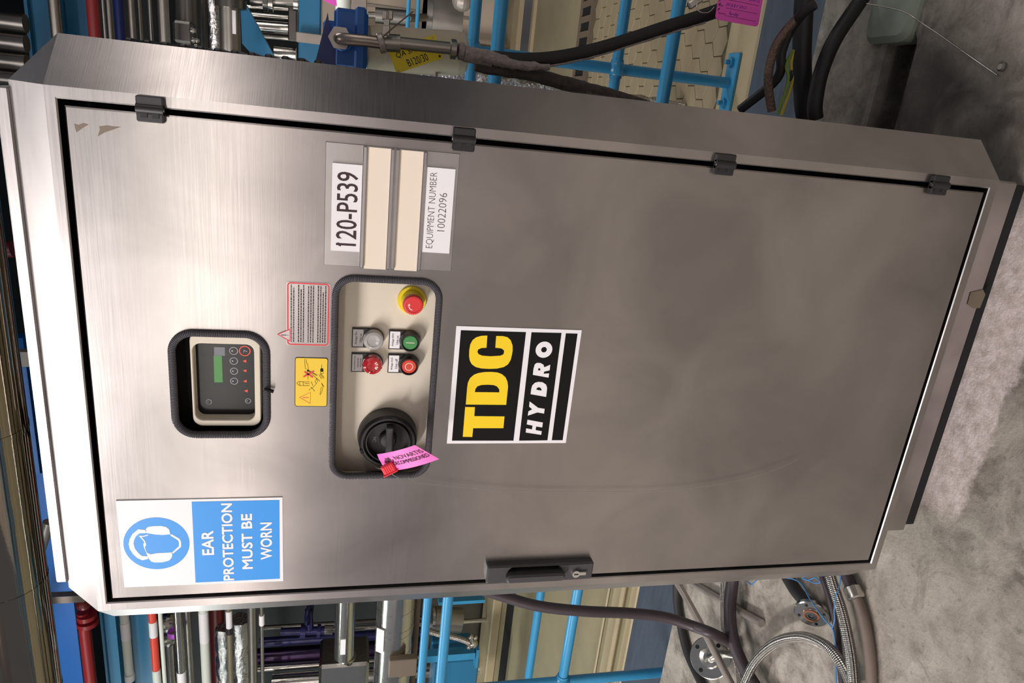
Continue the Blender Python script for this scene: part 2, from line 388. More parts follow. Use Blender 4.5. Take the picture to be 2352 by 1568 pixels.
        bb = max(bold, 0.0); sx_, sy_ = (W_ - 2 * bb) / W_, (H_ - 2 * bb) / H_
        nrm_ = ex.cross(ey).normalized() * 1.2e-5; kk = 0
        for ox, oy in ([(0, 0)] if not bb else [(0, 1), (1, 0), (2, 1), (1, 2), (0.3, 0.3), (1.7, 0.3), (0.3, 1.7), (1.7, 1.7), (1, 1)]):
            vs = [bl + ex * ((v.co.x - x0) / W_ * sx_ + ox * bb / W_) + ey * ((v.co.y - y0) / H_ * sy_ + oy * bb / H_) for v in me.vertices]
            vs = [v + nrm_ * kk for v in vs]; kk += 1
            s.add(vs, fs, mi)
        bpy.data.objects.remove(ob); bpy.data.meshes.remove(me); bpy.data.curves.remove(cu)
        return s
    def textbox(s, string, x0, z0, x1, z1, y, mi=0, **k):
        return s.text(string, (x0, y, z0), (x1, y, z0), (x0, y, z1), mi, lift=(0, 0, 0), **k)
    def stroke(s, pts, w, y, mi=0, frame=None, closed=False):
        """a flat line of width w drawn through (x, z) points"""
        P = [Vector(p) for p in pts]; n = len(P); put = frame or (lambda x, z, yy: (x, yy, z))
        vs = []
        for i in range(n):
            a = P[i - 1] if (i or closed) else P[i]; c = P[(i + 1) % n] if (closed or i < n - 1) else P[i]
            d = (c - a); d = d.normalized() if d.length > 1e-9 else Vector((1, 0)); nn = Vector((-d.y, d.x)) * w / 2
            vs += [put(*(P[i] + nn), y), put(*(P[i] - nn), y)]
        m = n if closed else n - 1
        return s.add(vs, [(2 * i, 2 * i + 1, (2 * i + 3) % (2 * n), (2 * i + 2) % (2 * n)) for i in range(m)], mi)
    def mesh(s, name, mats, loc=(0, 0, 0)):
        me = bpy.data.meshes.new(name); lv = Vector(loc)
        me.from_pydata([tuple(Vector(v) - lv) for v in s.v], [], s.f)
        ul = me.uv_layers.new(name='UVMap')
        me.polygons.foreach_set('material_index', s.mi); me.polygons.foreach_set('use_smooth', s.sm)
        flat = [c for f in s.uv for q in f for c in q]; ul.data.foreach_set('uv', flat)
        for m in (mats if isinstance(mats, (list, tuple)) else [mats]): me.materials.append(m)
        me.update(); return me
    def build(s, name, mats, parent=None, label=None, loc=None):
        if parent is not None and loc is None: loc = getattr(parent, 'base_', None)
        L = tuple(BASE.get(parent.name, (0, 0, 0))) if parent is not None else (loc or (0, 0, 0))
        o = bpy.data.objects.new(name, s.mesh(name, mats, L)); COL.objects.link(o)
        if parent is not None:
            o.parent = parent; BASE[o.name] = L
        else:
            o.location = L; BASE[o.name] = L
        if label: o['label'] = label
        return o
BASE = {}
def thing(name, label, cat, loc=(0, 0, 0), group=None):
    o = bpy.data.objects.new(name, None); COL.objects.link(o); o.location = loc; BASE[o.name] = tuple(loc)
    o.empty_display_size = 0.05
    o['label'] = label; o['category'] = cat
    if group: o['group'] = group
    return o
def tag(o, label, cat, group=None):
    o['label'] = label; o['category'] = cat
    if group: o['group'] = group
    return o
def struct(o): o['kind'] = 'structure'; return o
def rrect(x0, z0, x1, z1, r, n=8):
    out = []
    for cx_, cz_, a0 in ((x1 - r, z1 - r, 0), (x0 + r, z1 - r, 90), (x0 + r, z0 + r, 180), (x1 - r, z0 + r, 270)):
        for k in range(n + 1):
            a = math.radians(a0 + 90 * k / n); out.append((cx_ + r * math.cos(a), cz_ + r * math.sin(a)))
    return out
def rect(x0, z0, x1, z1): return [(x0, z0), (x1, z0), (x1, z1), (x0, z1)]
def circ(cx_, cz_, r, n=32): return [(cx_ + r * math.cos(2 * PI * k / n), cz_ + r * math.sin(2 * PI * k / n)) for k in range(n)]
def arc(cx_, cz_, r, a0, a1, n=12): return [(cx_ + r * math.cos(math.radians(a0 + (a1 - a0) * k / n)), cz_ + r * math.sin(math.radians(a0 + (a1 - a0) * k / n))) for k in range(n + 1)]
FZ = -0.185      # concrete slab
LZ = -0.39       # lower plant floor

# ================================================================== SETTING

m = MB()
slab = [(-3.5, -7.0), (6.0, -7.0), (6.0, 0.80), (0.35, 0.80), (0.35, 0.88), (-3.5, 0.88)]
gutter = rrect(0.45, 0.455, 0.93, 0.545, 0.025, 4)
up_frame = lambda x, y, d: (x, y, FZ - d)
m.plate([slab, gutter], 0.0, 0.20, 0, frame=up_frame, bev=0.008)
# rough lips of the gutter and its bed
m.plate([rect(0.42, 0.43, 0.96, 0.57)], 0.075, 0.0, 1, frame=up_frame)
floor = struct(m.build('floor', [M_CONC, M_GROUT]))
m = MB(); m.plate([[(-9, 0.82), (9, 0.82), (9, 9.0), (-9, 9.0)]], 0.0, 0.1, 0, frame=lambda x, y, d: (x, y, LZ - d))
floor2 = struct(m.build('floor_lower', M_OLIVE)); floor2['label'] = 'olive resin floor of the lower plant room'
# blue-grey plate between slab and kerb
m = MB(); m.box((-3.5, 1.18, LZ + 0.006), (8.0, 0.64, 0.012), 0, None, 0.003); m.box((4.55, 1.10, LZ + 0.006), (8.0, 0.62, 0.012), 0, None, 0.003)
struct(m.build('trim_1', M_SLATE))['label'] = 'blue-grey plate strip below the slab edge'
# kerbs under the railings
def kerb(n, x0, x1, y0, y1, h, mt=M_KERB):
    q = MB(); q.box(((x0 + x1) / 2, (y0 + y1) / 2, LZ + h / 2), (x1 - x0, y1 - y0, h), 0, None, min(0.012, h * .45)); return struct(q.build('trim_%d' % n, mt))
kerb(2, -6.5, 0.3, 1.50, 1.565, 0.016); kerb(3, 0.3, 6.0, 1.41, 1.62, 0.016)
kerb(4, -6.5, 0.3, 1.62, 1.72, 0.03, M_STRIP if False else M_KERB); kerb(5, -6.5, 0.3, 1.80, 1.815, 0.012)
# hexagonal tiles of the right-hand floor
hb = MB(); hb.plate([rect(0.35, 1.62, 6.0, 3.30)], -0.003, 0.003, 0, frame=lambda x, y, d: (x, y, LZ - d))
gro = struct(hb.build('trim_6', M_GROUT))
hx = MB(); Rh = 0.0588
hex_out = [(Rh * 0.965 * math.sin(PI / 3 * k), Rh * 0.965 * math.cos(PI / 3 * k)) for k in range(6)]
hx.plate([hex_out], -0.009, 0.009, 0, frame=lambda x, y, d: (x, y, -d), bev=0.002)
hex_me = hx.mesh('tile', M_TILE)
nt = 0
for j in range(19):
    for i in range(13):
        x = 0.50 + i * 0.102 + (0.051 if j % 2 else 0); y = 1.69 + j * 0.0883
        if y > 3.26 or nt >= 290: continue
        o = bpy.data.objects.new('tile', hex_me); COL.objects.link(o); o.parent = floor2
        o.location = (x, y, LZ); nt += 1
# drain channel with a slotted grating on the right, open slot on the left
m = MB(); m.box((-4.2, 3.49, LZ + 0.002), (8.6, 0.19, 0.004), 0); struct(m.build('trim_7', M_DARK))
gr = thing('drain_grating', 'brown slotted drain grating set in the tiled floor behind the railing', 'grating', (1.2, 3.42, LZ))
q = MB(); q.box((1.65, 3.42, LZ + 0.002), (2.7, 0.2, 0.004), 0); q.build('channel', M_DARK, gr)
q = MB(); q.box((1.65, 3.315, LZ + 0.006), (2.7, 0.03, 0.012), 0); q.box((1.65, 3.525, LZ + 0.006), (2.7, 0.03, 0.012), 0); q.build('edge_bar', M_BROWN, gr)
for k in range(33):
    q = MB(); q.box((0.32 + k * 0.083, 3.42, LZ + 0.006), (0.034, 0.18, 0.012), 0); q.build('slat', M_BROWN, gr)
# far floor: raised beige step, grey plate and rectangular tiles
m = MB(); m.box((2.0, 4.95, LZ + 0.01), (6.0, 0.30, 0.02), 0); struct(m.build('trim_8', M_SLATE))
m = MB(); m.box((2.0, 5.3, LZ + 0.02), (6.0, 0.22, 0.04), 0); m.box((2.0, 4.76, LZ + 0.012), (6.0, 0.06, 0.024), 0); struct(m.build('trim_9', M_KERB))
m = MB(); m.box((0, 9.05, 1.8), (18, 0.1, 4.6), 0); struct(m.build('wall_back', M_WALL))
m = MB(); m.box((-9.05, 5.0, 1.8), (0.1, 8.2, 4.6), 0); struct(m.build('wall_left', M_WALL))
m = MB(); m.box((9.05, 1.0, 1.8), (0.1, 16.2, 4.6), 0); struct(m.build('wall_right', M_WALL))
m = MB(); m.box((-2.0, -7.65, 1.7), (22, 0.1, 3.8), 0); struct(m.build('wall_front', mat('pale_hall_wall', rgb(222, 214, 210), 0.7, 0, 0.04, 2)))
m = MB(); m.box((0, 5.6, 4.15), (18.2, 7.0, 0.1), 0); struct(m.build('ceiling', M_WALL))

# ================================================================== PUMP CABINET
cab = thing('pump_cabinet', 'tall brushed stainless steel pump cabinet with signs and control panel on its door', 'cabinet', (0.33, 0.40, FZ))
FX0, FX1, FB, FT = -0.016, 0.676, -0.017, 1.252      # front frame
CH, DB = 0.055, 0.76
OX0, OX1, OB, OT = FX0 - CH, FX1 + CH, FB - CH, FT + CH
m = MB()
opening = rect(-0.003, -0.003, 0.663, 1.240)
m.plate([rect(FX0, FB, FX1, FT), rect(-0.0045, -0.0043, 0.6645, 1.2415)], 0.0, 0.0, 0)
# rolled inner lip of the frame
ins = [(-0.003, -0.003), (0.663, -0.003), (0.663, 1.240), (-0.003, 1.240)]
for i in range(4):
    a = ins[i]; b = ins[(i + 1) % 4]
    o_ = [(-0.0045, -0.0045), (0.6645, -0.0045), (0.6645, 1.2415), (-0.0045, 1.2415)]; c_ = o_[i]; d_ = o_[(i + 1) % 4]
    m.add([(c_[0], 0, max(c_[1], -0.0043)), (d_[0], 0, max(d_[1], -0.0043)), (b[0], 0.0015, b[1]), (a[0], 0.0015, a[1])], [(0, 1, 2, 3)], 0)
    m.add([(a[0], 0.0015, a[1]), (b[0], 0.0015, b[1]), (b[0], 0.035, b[1]), (a[0], 0.035, a[1])], [(0, 1, 2, 3)], 0)
front4 = [(FX0, FB), (FX1, FB), (FX1, FT), (FX0, FT)]
# outline behind the bevel: every corner is cut, so it has eight points
oct8 = [(FX0, OB), (FX1, OB), (OX1, FB), (OX1, FT), (FX1, OT), (FX0, OT), (OX0, FT), (OX0, FB)]
for i in range(4):
    p, q_ = front4[i], front4[(i + 1) % 4]; P_, Q_ = oct8[2 * i], oct8[2 * i + 1]; N_ = oct8[(2 * i + 2) % 8]
    m.add([(p[0], 0, p[1]), (P_[0], CH, P_[1]), (Q_[0], CH, Q_[1]), (q_[0], 0, q_[1])], [(0, 1, 2, 3)], 0)
    m.add([(q_[0], 0, q_[1]), (Q_[0], CH, Q_[1]), (N_[0], CH, N_[1])], [(0, 1, 2)], 0)
for i in range(8):
    P_, Q_ = oct8[i], oct8[(i + 1) % 8]
    m.add([(P_[0], CH, P_[1]), (P_[0], DB, P_[1]), (Q_[0], DB, Q_[1]), (Q_[0], CH, Q_[1])], [(0, 1, 2, 3)], 0)
m.add([(x, DB, z) for x, z in oct8], [tuple(range(8))[::-1]], 0)
m.build('housing', M_FRAME, cab)
m = MB(); m.plate([rect(-0.002, -0.002, 0.662, 1.239)], 0.06, 0.0, 0); m.build('inner_wall', M_DARK, cab)
# lid
m = MB(); m.box((0.33, 0.40, 1.3155), (0.676, 0.69, 0.0145), 0, None, 0.002); m.box((0.33, 0.40, 1.307), (0.64, 0.64, 0.010), 1)
m.build('lid', [M_FRAME, M_DARK], cab)
# plinth
m = MB(); m.box((0.335, 0.40, -0.112), (0.675, 0.62, 0.08), 0, None, 0.003); m.build('plinth', M_FRAME, cab)
m = MB(); m.box((0.335, 0.41, -0.1675), (0.665, 0.61, 0.033), 0); m.build('gap_shade', M_DARK, cab)  # black box standing in for the shade in the gap under the plinth
for x in (0.06, 0.61):
    for y in (0.14, 0.66):
        m = MB(); m.cyl((x, y, FZ), (x, y, -0.15), 0.022, 16); m.build('foot', M_BLACK, cab)
m = MB(); m.plate([[(0.48297,-0.12540),(0.48907,-0.14882),(0.48067,-0.15727),(0.45588,-0.15497),(0.45477,-0.14350),(0.46168,-0.12683)]], 0.0885, 0.0008, 0); m.build('worn_sticker', M_TAPE, cab, 'worn brown sticker on the plinth')
# side louvres
for k in range(12):
    z = 1.185 - k * 0.0195
    m = MB(); m.box((OX1 + 0.0012, 0.14, z), (0.0065, 0.13, 0.009), 0, None, 0.002); m.build('louvre', M_BLACK, cab)

# ---- door
W1 = (0.2575, 1.026, 0.3985, 1.1385); W2 = (0.1925, 0.8085, 0.4785, 0.9415)
m = MB(); m.plate([rect(0.0035, 0.0035, 0.6565, 1.2335), rrect(*W1, 0.024), rrect(*W2, 0.022)], -0.0005, 0.012, 0, bev=0.0018)
door = m.build('door', M_STEEL, cab)
for pts in ([(0.63780,1.22485),(0.63676,1.22135),(0.63933,1.21599),(0.63817,1.21094),(0.63447,1.21640),(0.62898,1.22330),(0.63304,1.22424)], [(0.63742,1.19999),(0.63921,1.19139),(0.63861,1.18751),(0.63907,1.17829),(0.63523,1.18644),(0.63168,1.19456),(0.62647,1.20253),(0.63399,1.19960)]):
    m = MB(); m.plate([pts], -0.0009, 0.0003, 0); m.build('glue_mark', M_GLUE, door, 'grey glue residue near the top corner')

# hinges
for hz in (1.1455, 0.7930, 0.4380, 0.0915):
    m = MB()
    m.box((0.6690, -0.004, hz), (0.0125, 0.010, 0.028), 0, None, 0.0015)
    m.box((0.6535, -0.004, hz), (0.0125, 0.010, 0.028), 0, None, 0.0015)
    h = m.build('hinge', M_GREYP if hz > 1 else M_BLACK, cab)
    m = MB(); m.cyl((0.6610, -0.0065, hz - 0.014), (0.6610, -0.0065, hz + 0.014), 0.0058, 14); m.cyl((0.6610, -0.0065, hz - 0.0148), (0.6610, -0.0065, hz + 0.0148), 0.0024, 10, 1)
    m.build('hinge_pin', [M_BLACK, M_WIRE], h)
    m = MB(); m.box((0.655, -0.0092, hz + 0.006), (0.006, 0.002, 0.007), 0); m.box((0.655, -0.0092, hz - 0.006), (0.006, 0.002, 0.007), 0); m.build('hinge_screw_cap', M_BLACK, h)

# swing handle
hd = MB()
out = rrect(0.0055, 0.5335, 0.0375, 0.7065, 0.004, 4)
hd.plate([out, rrect(0.0110, 0.588, 0.0330, 0.672, 0.008, 5)], -0.014, 0.0135, 0, bev=0.0025)
hd.plate([rrect(0.0110, 0.588, 0.0330, 0.672, 0.008, 5)], -0.003, 0.0, 1)
handle = hd.build('door_handle', [M_GREYP, M_BLACK], cab)
m = MB(); lev = rrect(0.0120, 0.582, 0.0265, 0.677, 0.007, 6)
m.plate([lev], -0.025, 0.013, 0, bev=0.003); m.build('lever', M_GREYP, handle)
m = MB(); m.cyl((0.0195, -0.013, 0.563), (0.0195, -0.0185, 0.563), 0.0062, 20); m.box((0.0195, -0.0155, 0.553), (0.0065, 0.005, 0.014), 0, None, 0.001)
m.box((0.0195, -0.0187, 0.563), (0.0016, 0.001, 0.007), 1); m.build('lock_cylinder', [M_WIRE, M_BLACK], handle)

# rubber edging round both cut-outs
for (w, r, nm) in ((W1, 0.026, 'top'), (W2, 0.024, 'low')):
    base = rrect(w[0], w[1], w[2], w[3], r, 10); dense = []
    for i in range(len(base)):
        a = Vector(base[i]); b = Vector(base[(i + 1) % len(base)]); k = max(1, int((b - a).length / 0.006))
        dense += [a.lerp(b, t / k) for t in range(k)]
    ring = [(p[0], -0.002, p[1]) for p in dense]
    m = MB(); m.tube(ring, 0.0047, 12, 0, 1, False, 480.0, 0, True); m.build('rubber_edging', M_SEAL, cab)
m = MB(); m.box((0.3245, -0.0075, 1.0225), (0.0025, 0.006, 0.012), 0, Matrix.Rotation(0.3, 3, 'Y')); m.build('edging_joint', M_DARK, cab)

# display behind the upper cut-out
fo0, fo1, fi0, fi1 = (0.26634,1.03437), (0.39695,1.11894), (0.27471,1.04200), (0.38194,1.11599)
m = MB(); m.plate([rrect(fo0[0], fo0[1], fo1[0], fo1[1], 0.012, 6), rrect(fi0[0], fi0[1], fi1[0], fi1[1], 0.010, 6)], 0.006, 0.022, 0, bev=0.001)
dsp = m.build('display_unit', M_CREAM, cab, 'cream framed display unit behind upper cut-out')
m = MB(); m.plate([rect(0.250, 1.020, 0.405, 1.145)], 0.030, 0.003, 0); m.build('display_back', M_DARK, cab)
m = MB(); m.plate([rrect(fi0[0] - .002, fi0[1] - .002, fi1[0] + .002, fi1[1] + .002, 0.010, 6)], 0.0244, 0.003, 0); m.build('keypad', M_SCREEN, dsp)
m = MB(); m.plate([[(0.35899,1.09441),(0.35889,1.08434),(0.32138,1.08414),(0.32121,1.09467)]], 0.0241, 0.0, 0)
m.plate([[(0.37081,1.09344),(0.37083,1.08035),(0.35899,1.08048),(0.35900,1.09380)]], 0.0242, 0.0, 1); m.build('display_screen', [M_LCD, M_LCDG], dsp)
for (px, py, r, mt) in ((842,310,.0049,1),(845,512,.0046,1),(850,715,.0046,1),(852,915,.0046,1),(1065,312,.0062,2),(1130,1310,.0038,1),(345,1330,.0034,1)):
    pass
m = MB()
for c, r, mi in (((0.36625,1.06963),.0050,0),((0.35207,1.06974),.0047,0),((0.33776,1.06975),.0045,0),((0.32342,1.06996),.0045,0),((0.36650,1.05586),.0066,1),((0.29488,1.05301),.0034,0),((0.29294,1.10238),.0034,0)):
    m.stroke(circ(c[0], c[1], r, 20), 0.0009 if not mi else 0.0012, 0.0239, mi, None, True)
    if mi: m.stroke([(c[0] - .002, c[1] + .001), (c[0] + .0015, c[1] + .001), (c[0] - .001, c[1] - .003)], 0.001, 0.0238, 0)
    else: m.plate([circ(c[0], c[1] + r * .35, r * .25, 8)], 0.0238, 0.0, 0)
for c in ((0.35227,1.05623),(0.33865,1.05621),(0.32365,1.05620),(0.30959,1.05519)):
    m.plate([[(c[0] - .0022, c[1] - .002), (c[0] + .0022, c[1] - .002), (c[0], c[1] + .0028)]], 0.0239, 0.0, 2)
m.build('keypad_symbols', [M_KEY, M_ORANGE, M_ORANGE], dsp)

# control panel behind the lower cut-out
CPY = 0.036
m = MB(); m.plate([rect(0.17, 0.79, 0.50, 0.96)], CPY, 0.004, 0); m.build('control_panel', M_CREAM, cab, 'cream control panel behind the lower cut-out')
def legend(parent, xc, zc, lines, white, ink):
    w, hgt = 0.0282, 0.0425; x0 = xc - w / 2; zt = zc + 0.0285
    q = MB(); q.plate([[(x0, zt - hgt + .012), (x0 + .004, zt - hgt + .004), (x0 + .009, zt - hgt), (x0 + w - .009, zt - hgt), (x0 + w - .004, zt - hgt + .004), (x0 + w, zt - hgt + .012), (x0 + w, zt), (x0, zt)]], CPY - 0.003, 0.0029, 0, bev=0.0006)
    q.plate([rect(x0 + .0018, zt - .0150, x0 + w - .0018, zt - .0012)], CPY - 0.0036, 0.0007, 1)
    n = len(lines); lh = 0.0118 / n
    for i, t in enumerate(lines):
        z = zt - 0.0028 - lh * (i + 0.78); ww = (w - .008) * min(1, len(t) / 11.0)
        q.textbox(t, xc - ww / 2, z, xc + ww / 2, z + lh * 0.62, CPY - 0.0038, 2)
    return q.build('legend_plate', [M_BLACK, M_LABEL if white else M_PLATE, ink], parent)
def collar(q, xc, zc, r, h, mi=0):
    q.lathe([(r, 0), (r, h * .55), (r * .93, h * .8), (r * .86, h)], (xc, CPY, zc), (0, -1, 0), 32, mi)
# clear indicator lamp, red indicator lamp
for nm, lbl, xc, zc, lm, lines in (('indicator_lamp', 'clear indicator lamp', 0.3862, 0.8905, M_LENSW, ['Anlage Ein', 'Unit on']), ('indicator_lamp', 'red indicator lamp', 0.3500, 0.8904, M_LENSR, ['Sammelst\u00f6rung', 'General', 'warning'])):
    q = MB(); collar(q, xc, zc, 0.0146, 0.007); il = q.build(nm, M_GREYP, cab, lbl)
    q = MB(); q.lathe([(0.0138, 0), (0.0136, .006), (0.0122, .0088), (0.0086, .0098), (0.0078, .0090), (0.004, .0084), (0.0001, .0082)], (xc, CPY - 0.006, zc), (0, -1, 0), 36, 0); q.build('lens', lm, il)
    if lm is M_LENSW:
        q = MB(); q.lathe([(0.0128, 0), (0.0128, .0004)], (xc, CPY - 0.0055, zc), (0, -1, 0), 24, 0); q.build('reflector', M_PIPE, il)
    legend(il, xc, zc, lines, False, M_INK)
# green and red push buttons
for lbl, xc, zc, bm, lines, sym in (('black push button with green cap', 0.3848, 0.8408, M_BTNG, ['Anlage EIN', 'Unit on'], 'bar'), ('black push button with red cap', 0.3496, 0.8406, M_BTNO, ['Anlage AUS', 'Unit off'], 'ring')):
    q = MB(); q.lathe([(0.0145, 0), (0.0145, .007), (0.0132, .013), (0.0122, .0155), (0.0112, .0155), (0.0108, .011)], (xc, CPY, zc), (0, -1, 0), 36, 0); pb = q.build('push_button', M_BLACK, cab, lbl)
    q = MB(); q.lathe([(0.0102, 0), (0.0102, .0032), (0.0094, .0038)], (xc, CPY - 0.010, zc), (0, -1, 0), 32, 0)
    yf = CPY - 0.01395
    if sym == 'bar': q.plate([rect(xc - .0005, zc - .0058, xc + .0005, zc + .0058)], yf, 0.0, 1)
    else: q.stroke(circ(xc, zc, 0.0052, 24), 0.0009, yf, 1, None, True)
    q.build('button_cap', [bm, M_STRIP], pb)
    legend(pb, xc, zc, lines, True, M_INKM)
# emergency stop
xc, zc = 0.4425, 0.8410
q = MB(); q.lathe([(0.0196, 0), (0.0196, .003), (0.0190, .0042)], (xc, CPY, zc), (0, -1, 0), 40, 0); q.lathe([(0.0150, .004), (0.0138, .012), (0.0128, .017)], (xc, CPY, zc), (0, -1, 0), 36, 0)
es = q.build('emergency_stop', M_YEL, cab, 'red mushroom emergency stop on yellow disc')
q = MB(); prof = []
n = 60; ring = lambda r, y: [(xc + (r + (0.0004 if k % 2 else -0.0004) * (1 if r > .012 else 0)) * math.cos(2 * PI * k / n), y, zc + (r + (0.0004 if k % 2 else -0.0004) * (1 if r > .012 else 0)) * math.sin(2 * PI * k / n)) for k in range(n)]
prof = [ring(0.0105, CPY - .015), ring(0.0128, CPY - .0175), ring(0.0138, CPY - .0215), ring(0.0136, CPY - .0255), ring(0.0124, CPY - .0282), ring(0.0100, CPY - .0286), ring(0.0098, CPY - .0280)]
for a, b in zip(prof[:-1], prof[1:]): q.add(a + b, [(k, n + k, n + (k + 1) % n, (k + 1) % n) for k in range(n)], 0, True)
q.add(prof[-1], [tuple(range(n))[::-1]], 0)
a_ = arc(xc - .0005, zc, 0.0058, 170, 85, 8); q.stroke(a_, 0.0012, CPY - .0283, 1)
q.plate([[(a_[-1][0] - .0003, a_[-1][1] + .0019), (a_[-1][0] + .0026, a_[-1][1] - .0003), (a_[-1][0] - .0003, a_[-1][1] - .0021)]], CPY - .0283, 0.0, 1)
q.build('mushroom_head', [M_BTNR, M_STRIP], es)
# rotary main switch
xc, zc = 0.2385, 0.8648
q = MB(); q.lathe([(0.0425, 0), (0.0425, .006), (0.0405, .022), (0.0375, .027), (0.0345, .027), (0.0335, .019), (0.0320, .019), (0.0310, .026), (0.0295, .026), (0.0285, .012)], (xc, CPY, zc), (0, -1, 0), 56, 0)
sw = q.build('main_switch', M_BLACK, cab, 'black rotary main switch')
q = MB(); q.lathe([(0.0288, .008), (0.0288, .011), (0.013, .012), (0.012, .020), (0.010, .022), (0.0001, .023)], (xc, CPY, zc), (0, -1, 0), 40, 0); q.build('dial', M_BLACK, sw)
q = MB(); q.box((xc, CPY - .024, zc - .0015), (0.054, 0.022, 0.0095), 0, None, 0.0015); q.build('grip_bar', M_GREYP, sw)
for k in range(3):
    a = math.radians(90 + k * 120 + 20); q = MB(); q.box((xc + .0385 * math.cos(a), CPY - .0262, zc + .0385 * math.sin(a)), (0.004, 0.003, 0.007), 0, Matrix.Rotation(-a, 3, 'Y')); q.build('padlock_slot', M_DARK, sw)
q = MB(); q.textbox('ON', xc - .006, zc + .016, xc + .002, zc + .021, CPY - .0125, 0); q.build('lettering', M_KEY, sw)

# ---- equipment plate holder, top right of the door
m = MB(); m.plate([rect(0.4940, 0.7957, 0.6435, 0.9566)], -0.0025, 0.0020, 0, bev=0.0005)
hold = m.build('label_holder', M_PLATE, cab, 'steel label holder with white plates')
for z0 in (0.9065, 0.8750, 0.8685, 0.8345):
    pass
for nm, za, zb in (('channel', 0.8755, 0.9133), ('channel', 0.8360, 0.8747)):
    q = MB(); q.plate([rect(0.4935, za, 0.6425, zb)], -0.0035, 0.0010, 0)
    q.box((0.568, -0.0055, zb - 0.0027), (0.149, 0.006, 0.0050), 0, None, 0.001); q.box((0.568, -0.0055, za + 0.0024), (0.149, 0.006, 0.0046), 0, None, 0.001)
    q.build('channel', M_PLATE, hold)
for za, zb in ((0.8811, 0.9062), (0.8418, 0.8682)):
    q = MB(); q.plate([rect(0.4925, za - .001, 0.6420, zb + .001)], -0.0047, 0.0011, 0); q.build('insert_strip', M_STRIP, hold)
q = MB(); q.plate([rect(0.5137, 0.9132, 0.6200, 0.9484)], -0.0060, 0.0030, 0)
q.textbox('120-P539', *(0.52081,0.91768), *(0.61054,0.94254), -0.0062, 1, bold=0.006)
q.stroke([(0.52296,0.94066),(0.52074,0.93591)], 0.0032, -0.0063, 1)
q.build('number_plate', [M_LABEL, M_INKM], hold, 'white plate with large number')
q = MB(); q.plate([rect(0.5183, 0.8004, 0.6246, 0.8358)], -0.0060, 0.0030, 0)
q.textbox('EQUIPMENT NUMBER', 0.5240, 0.8212, 0.6188, 0.8312, -0.0062, 1, bold=-0.018); q.textbox('10022096', 0.5465, 0.8085, 0.5945, 0.8182, -0.0062, 1, bold=-0.018)
q.stroke([(0.54747,0.81707),(0.54662,0.81532)], 0.0006, -0.0063, 1)
q.build('number_plate', [M_LABEL, M_INKM], hold, 'white plate with thin lettering')

# ---- ear protection sign
m = MB(); m.plate([[(0.16078,1.21670),(0.02339,1.21544),(0.02094,1.00575),(0.16064,1.00669)]], -0.0022, 0.0016, 0)
sg = m.build('safety_sign', M_LABEL, cab, 'blue and white ear protection sign')
m = MB(); y = -0.0024
c = (0.0925, 1.1706)
m.plate([circ(c[0], c[1], 0.0415, 48)], y, 0.0001, 0)
y2 = -0.0026
m.plate([[(0.11463,1.18222),(0.11661,1.19220),(0.10918,1.19986),(0.10072,1.20404),(0.09336,1.20549),(0.08586,1.20472),(0.07691,1.20095),(0.07103,1.19647),(0.06667,1.19040),(0.06868,1.18245),(0.07289,1.18319),(0.07388,1.19045),(0.07912,1.19451),(0.08554,1.19799),(0.09371,1.19940),(0.09925,1.19857),(0.10532,1.19578),(0.11006,1.19116),(0.11000,1.18345)]], y2, 0.0, 1)
m.plate([[(0.11035,1.18295),(0.11589,1.18311),(0.11948,1.18049),(0.12071,1.17414),(0.12069,1.16349),(0.11861,1.15727),(0.11478,1.15404),(0.10703,1.15276),(0.10617,1.16230),(0.10743,1.17197)]], y2, 0.0, 1)
m.plate([[(0.07482,1.18386),(0.07739,1.17166),(0.07773,1.15241),(0.07326,1.15193),(0.06886,1.15313),(0.06455,1.15652),(0.06216,1.16458),(0.06229,1.17446),(0.06419,1.17927),(0.06837,1.18149)]], y2, 0.0, 1)
m.plate([[(0.10703,1.15276),(0.10657,1.15052),(0.09932,1.14150),(0.09422,1.13974),(0.08603,1.14011),(0.07550,1.15102),(0.07771,1.15191),(0.08742,1.14283),(0.09371,1.14254),(0.09690,1.14358),(0.10478,1.15257)]], y2, 0.0, 1)
m.plate([[(0.10642,1.19254),(0.10580,1.18660),(0.10779,1.18068),(0.10629,1.18048),(0.10430,1.18620),(0.10442,1.18909),(0.09806,1.18512),(0.09239,1.18381),(0.08869,1.18470),(0.08935,1.18564),(0.08431,1.18496),(0.07859,1.18364),(0.07610,1.17909),(0.07481,1.18357),(0.08118,1.18514),(0.08817,1.18716),(0.09380,1.18751),(0.09374,1.18606),(0.09750,1.18661)]], y2, 0.0, 1)
m.build('pictogram', [M_SIGNB, M_LABEL], sg)
m = MB(); pz1 = 1.1205; pz0 = 1.0092
m.plate([[(0.15689,1.12384),(0.02582,1.12396),(0.02578,1.01057),(0.15657,1.01075)]], -0.0025, 0.0002, 0)
def line(t, px0, px1, py0, py1, **k):
    pass
for t, a, b in (('EAR', (0.07117,1.09781), (0.11101,1.11342)), ('PROTECTION', (0.02718,1.07237), (0.15382,1.08690)), ('MUST BE', (0.04509,1.04677), (0.13645,1.06142)), ('WORN', (0.06002,1.02058), (0.12153,1.03644))):
    m.textbox(t, a[0], a[1], b[0], b[1], -0.0028, 1, bold=0.026)
m.build('text_panel', [M_SIGNB, M_LABEL], sg)

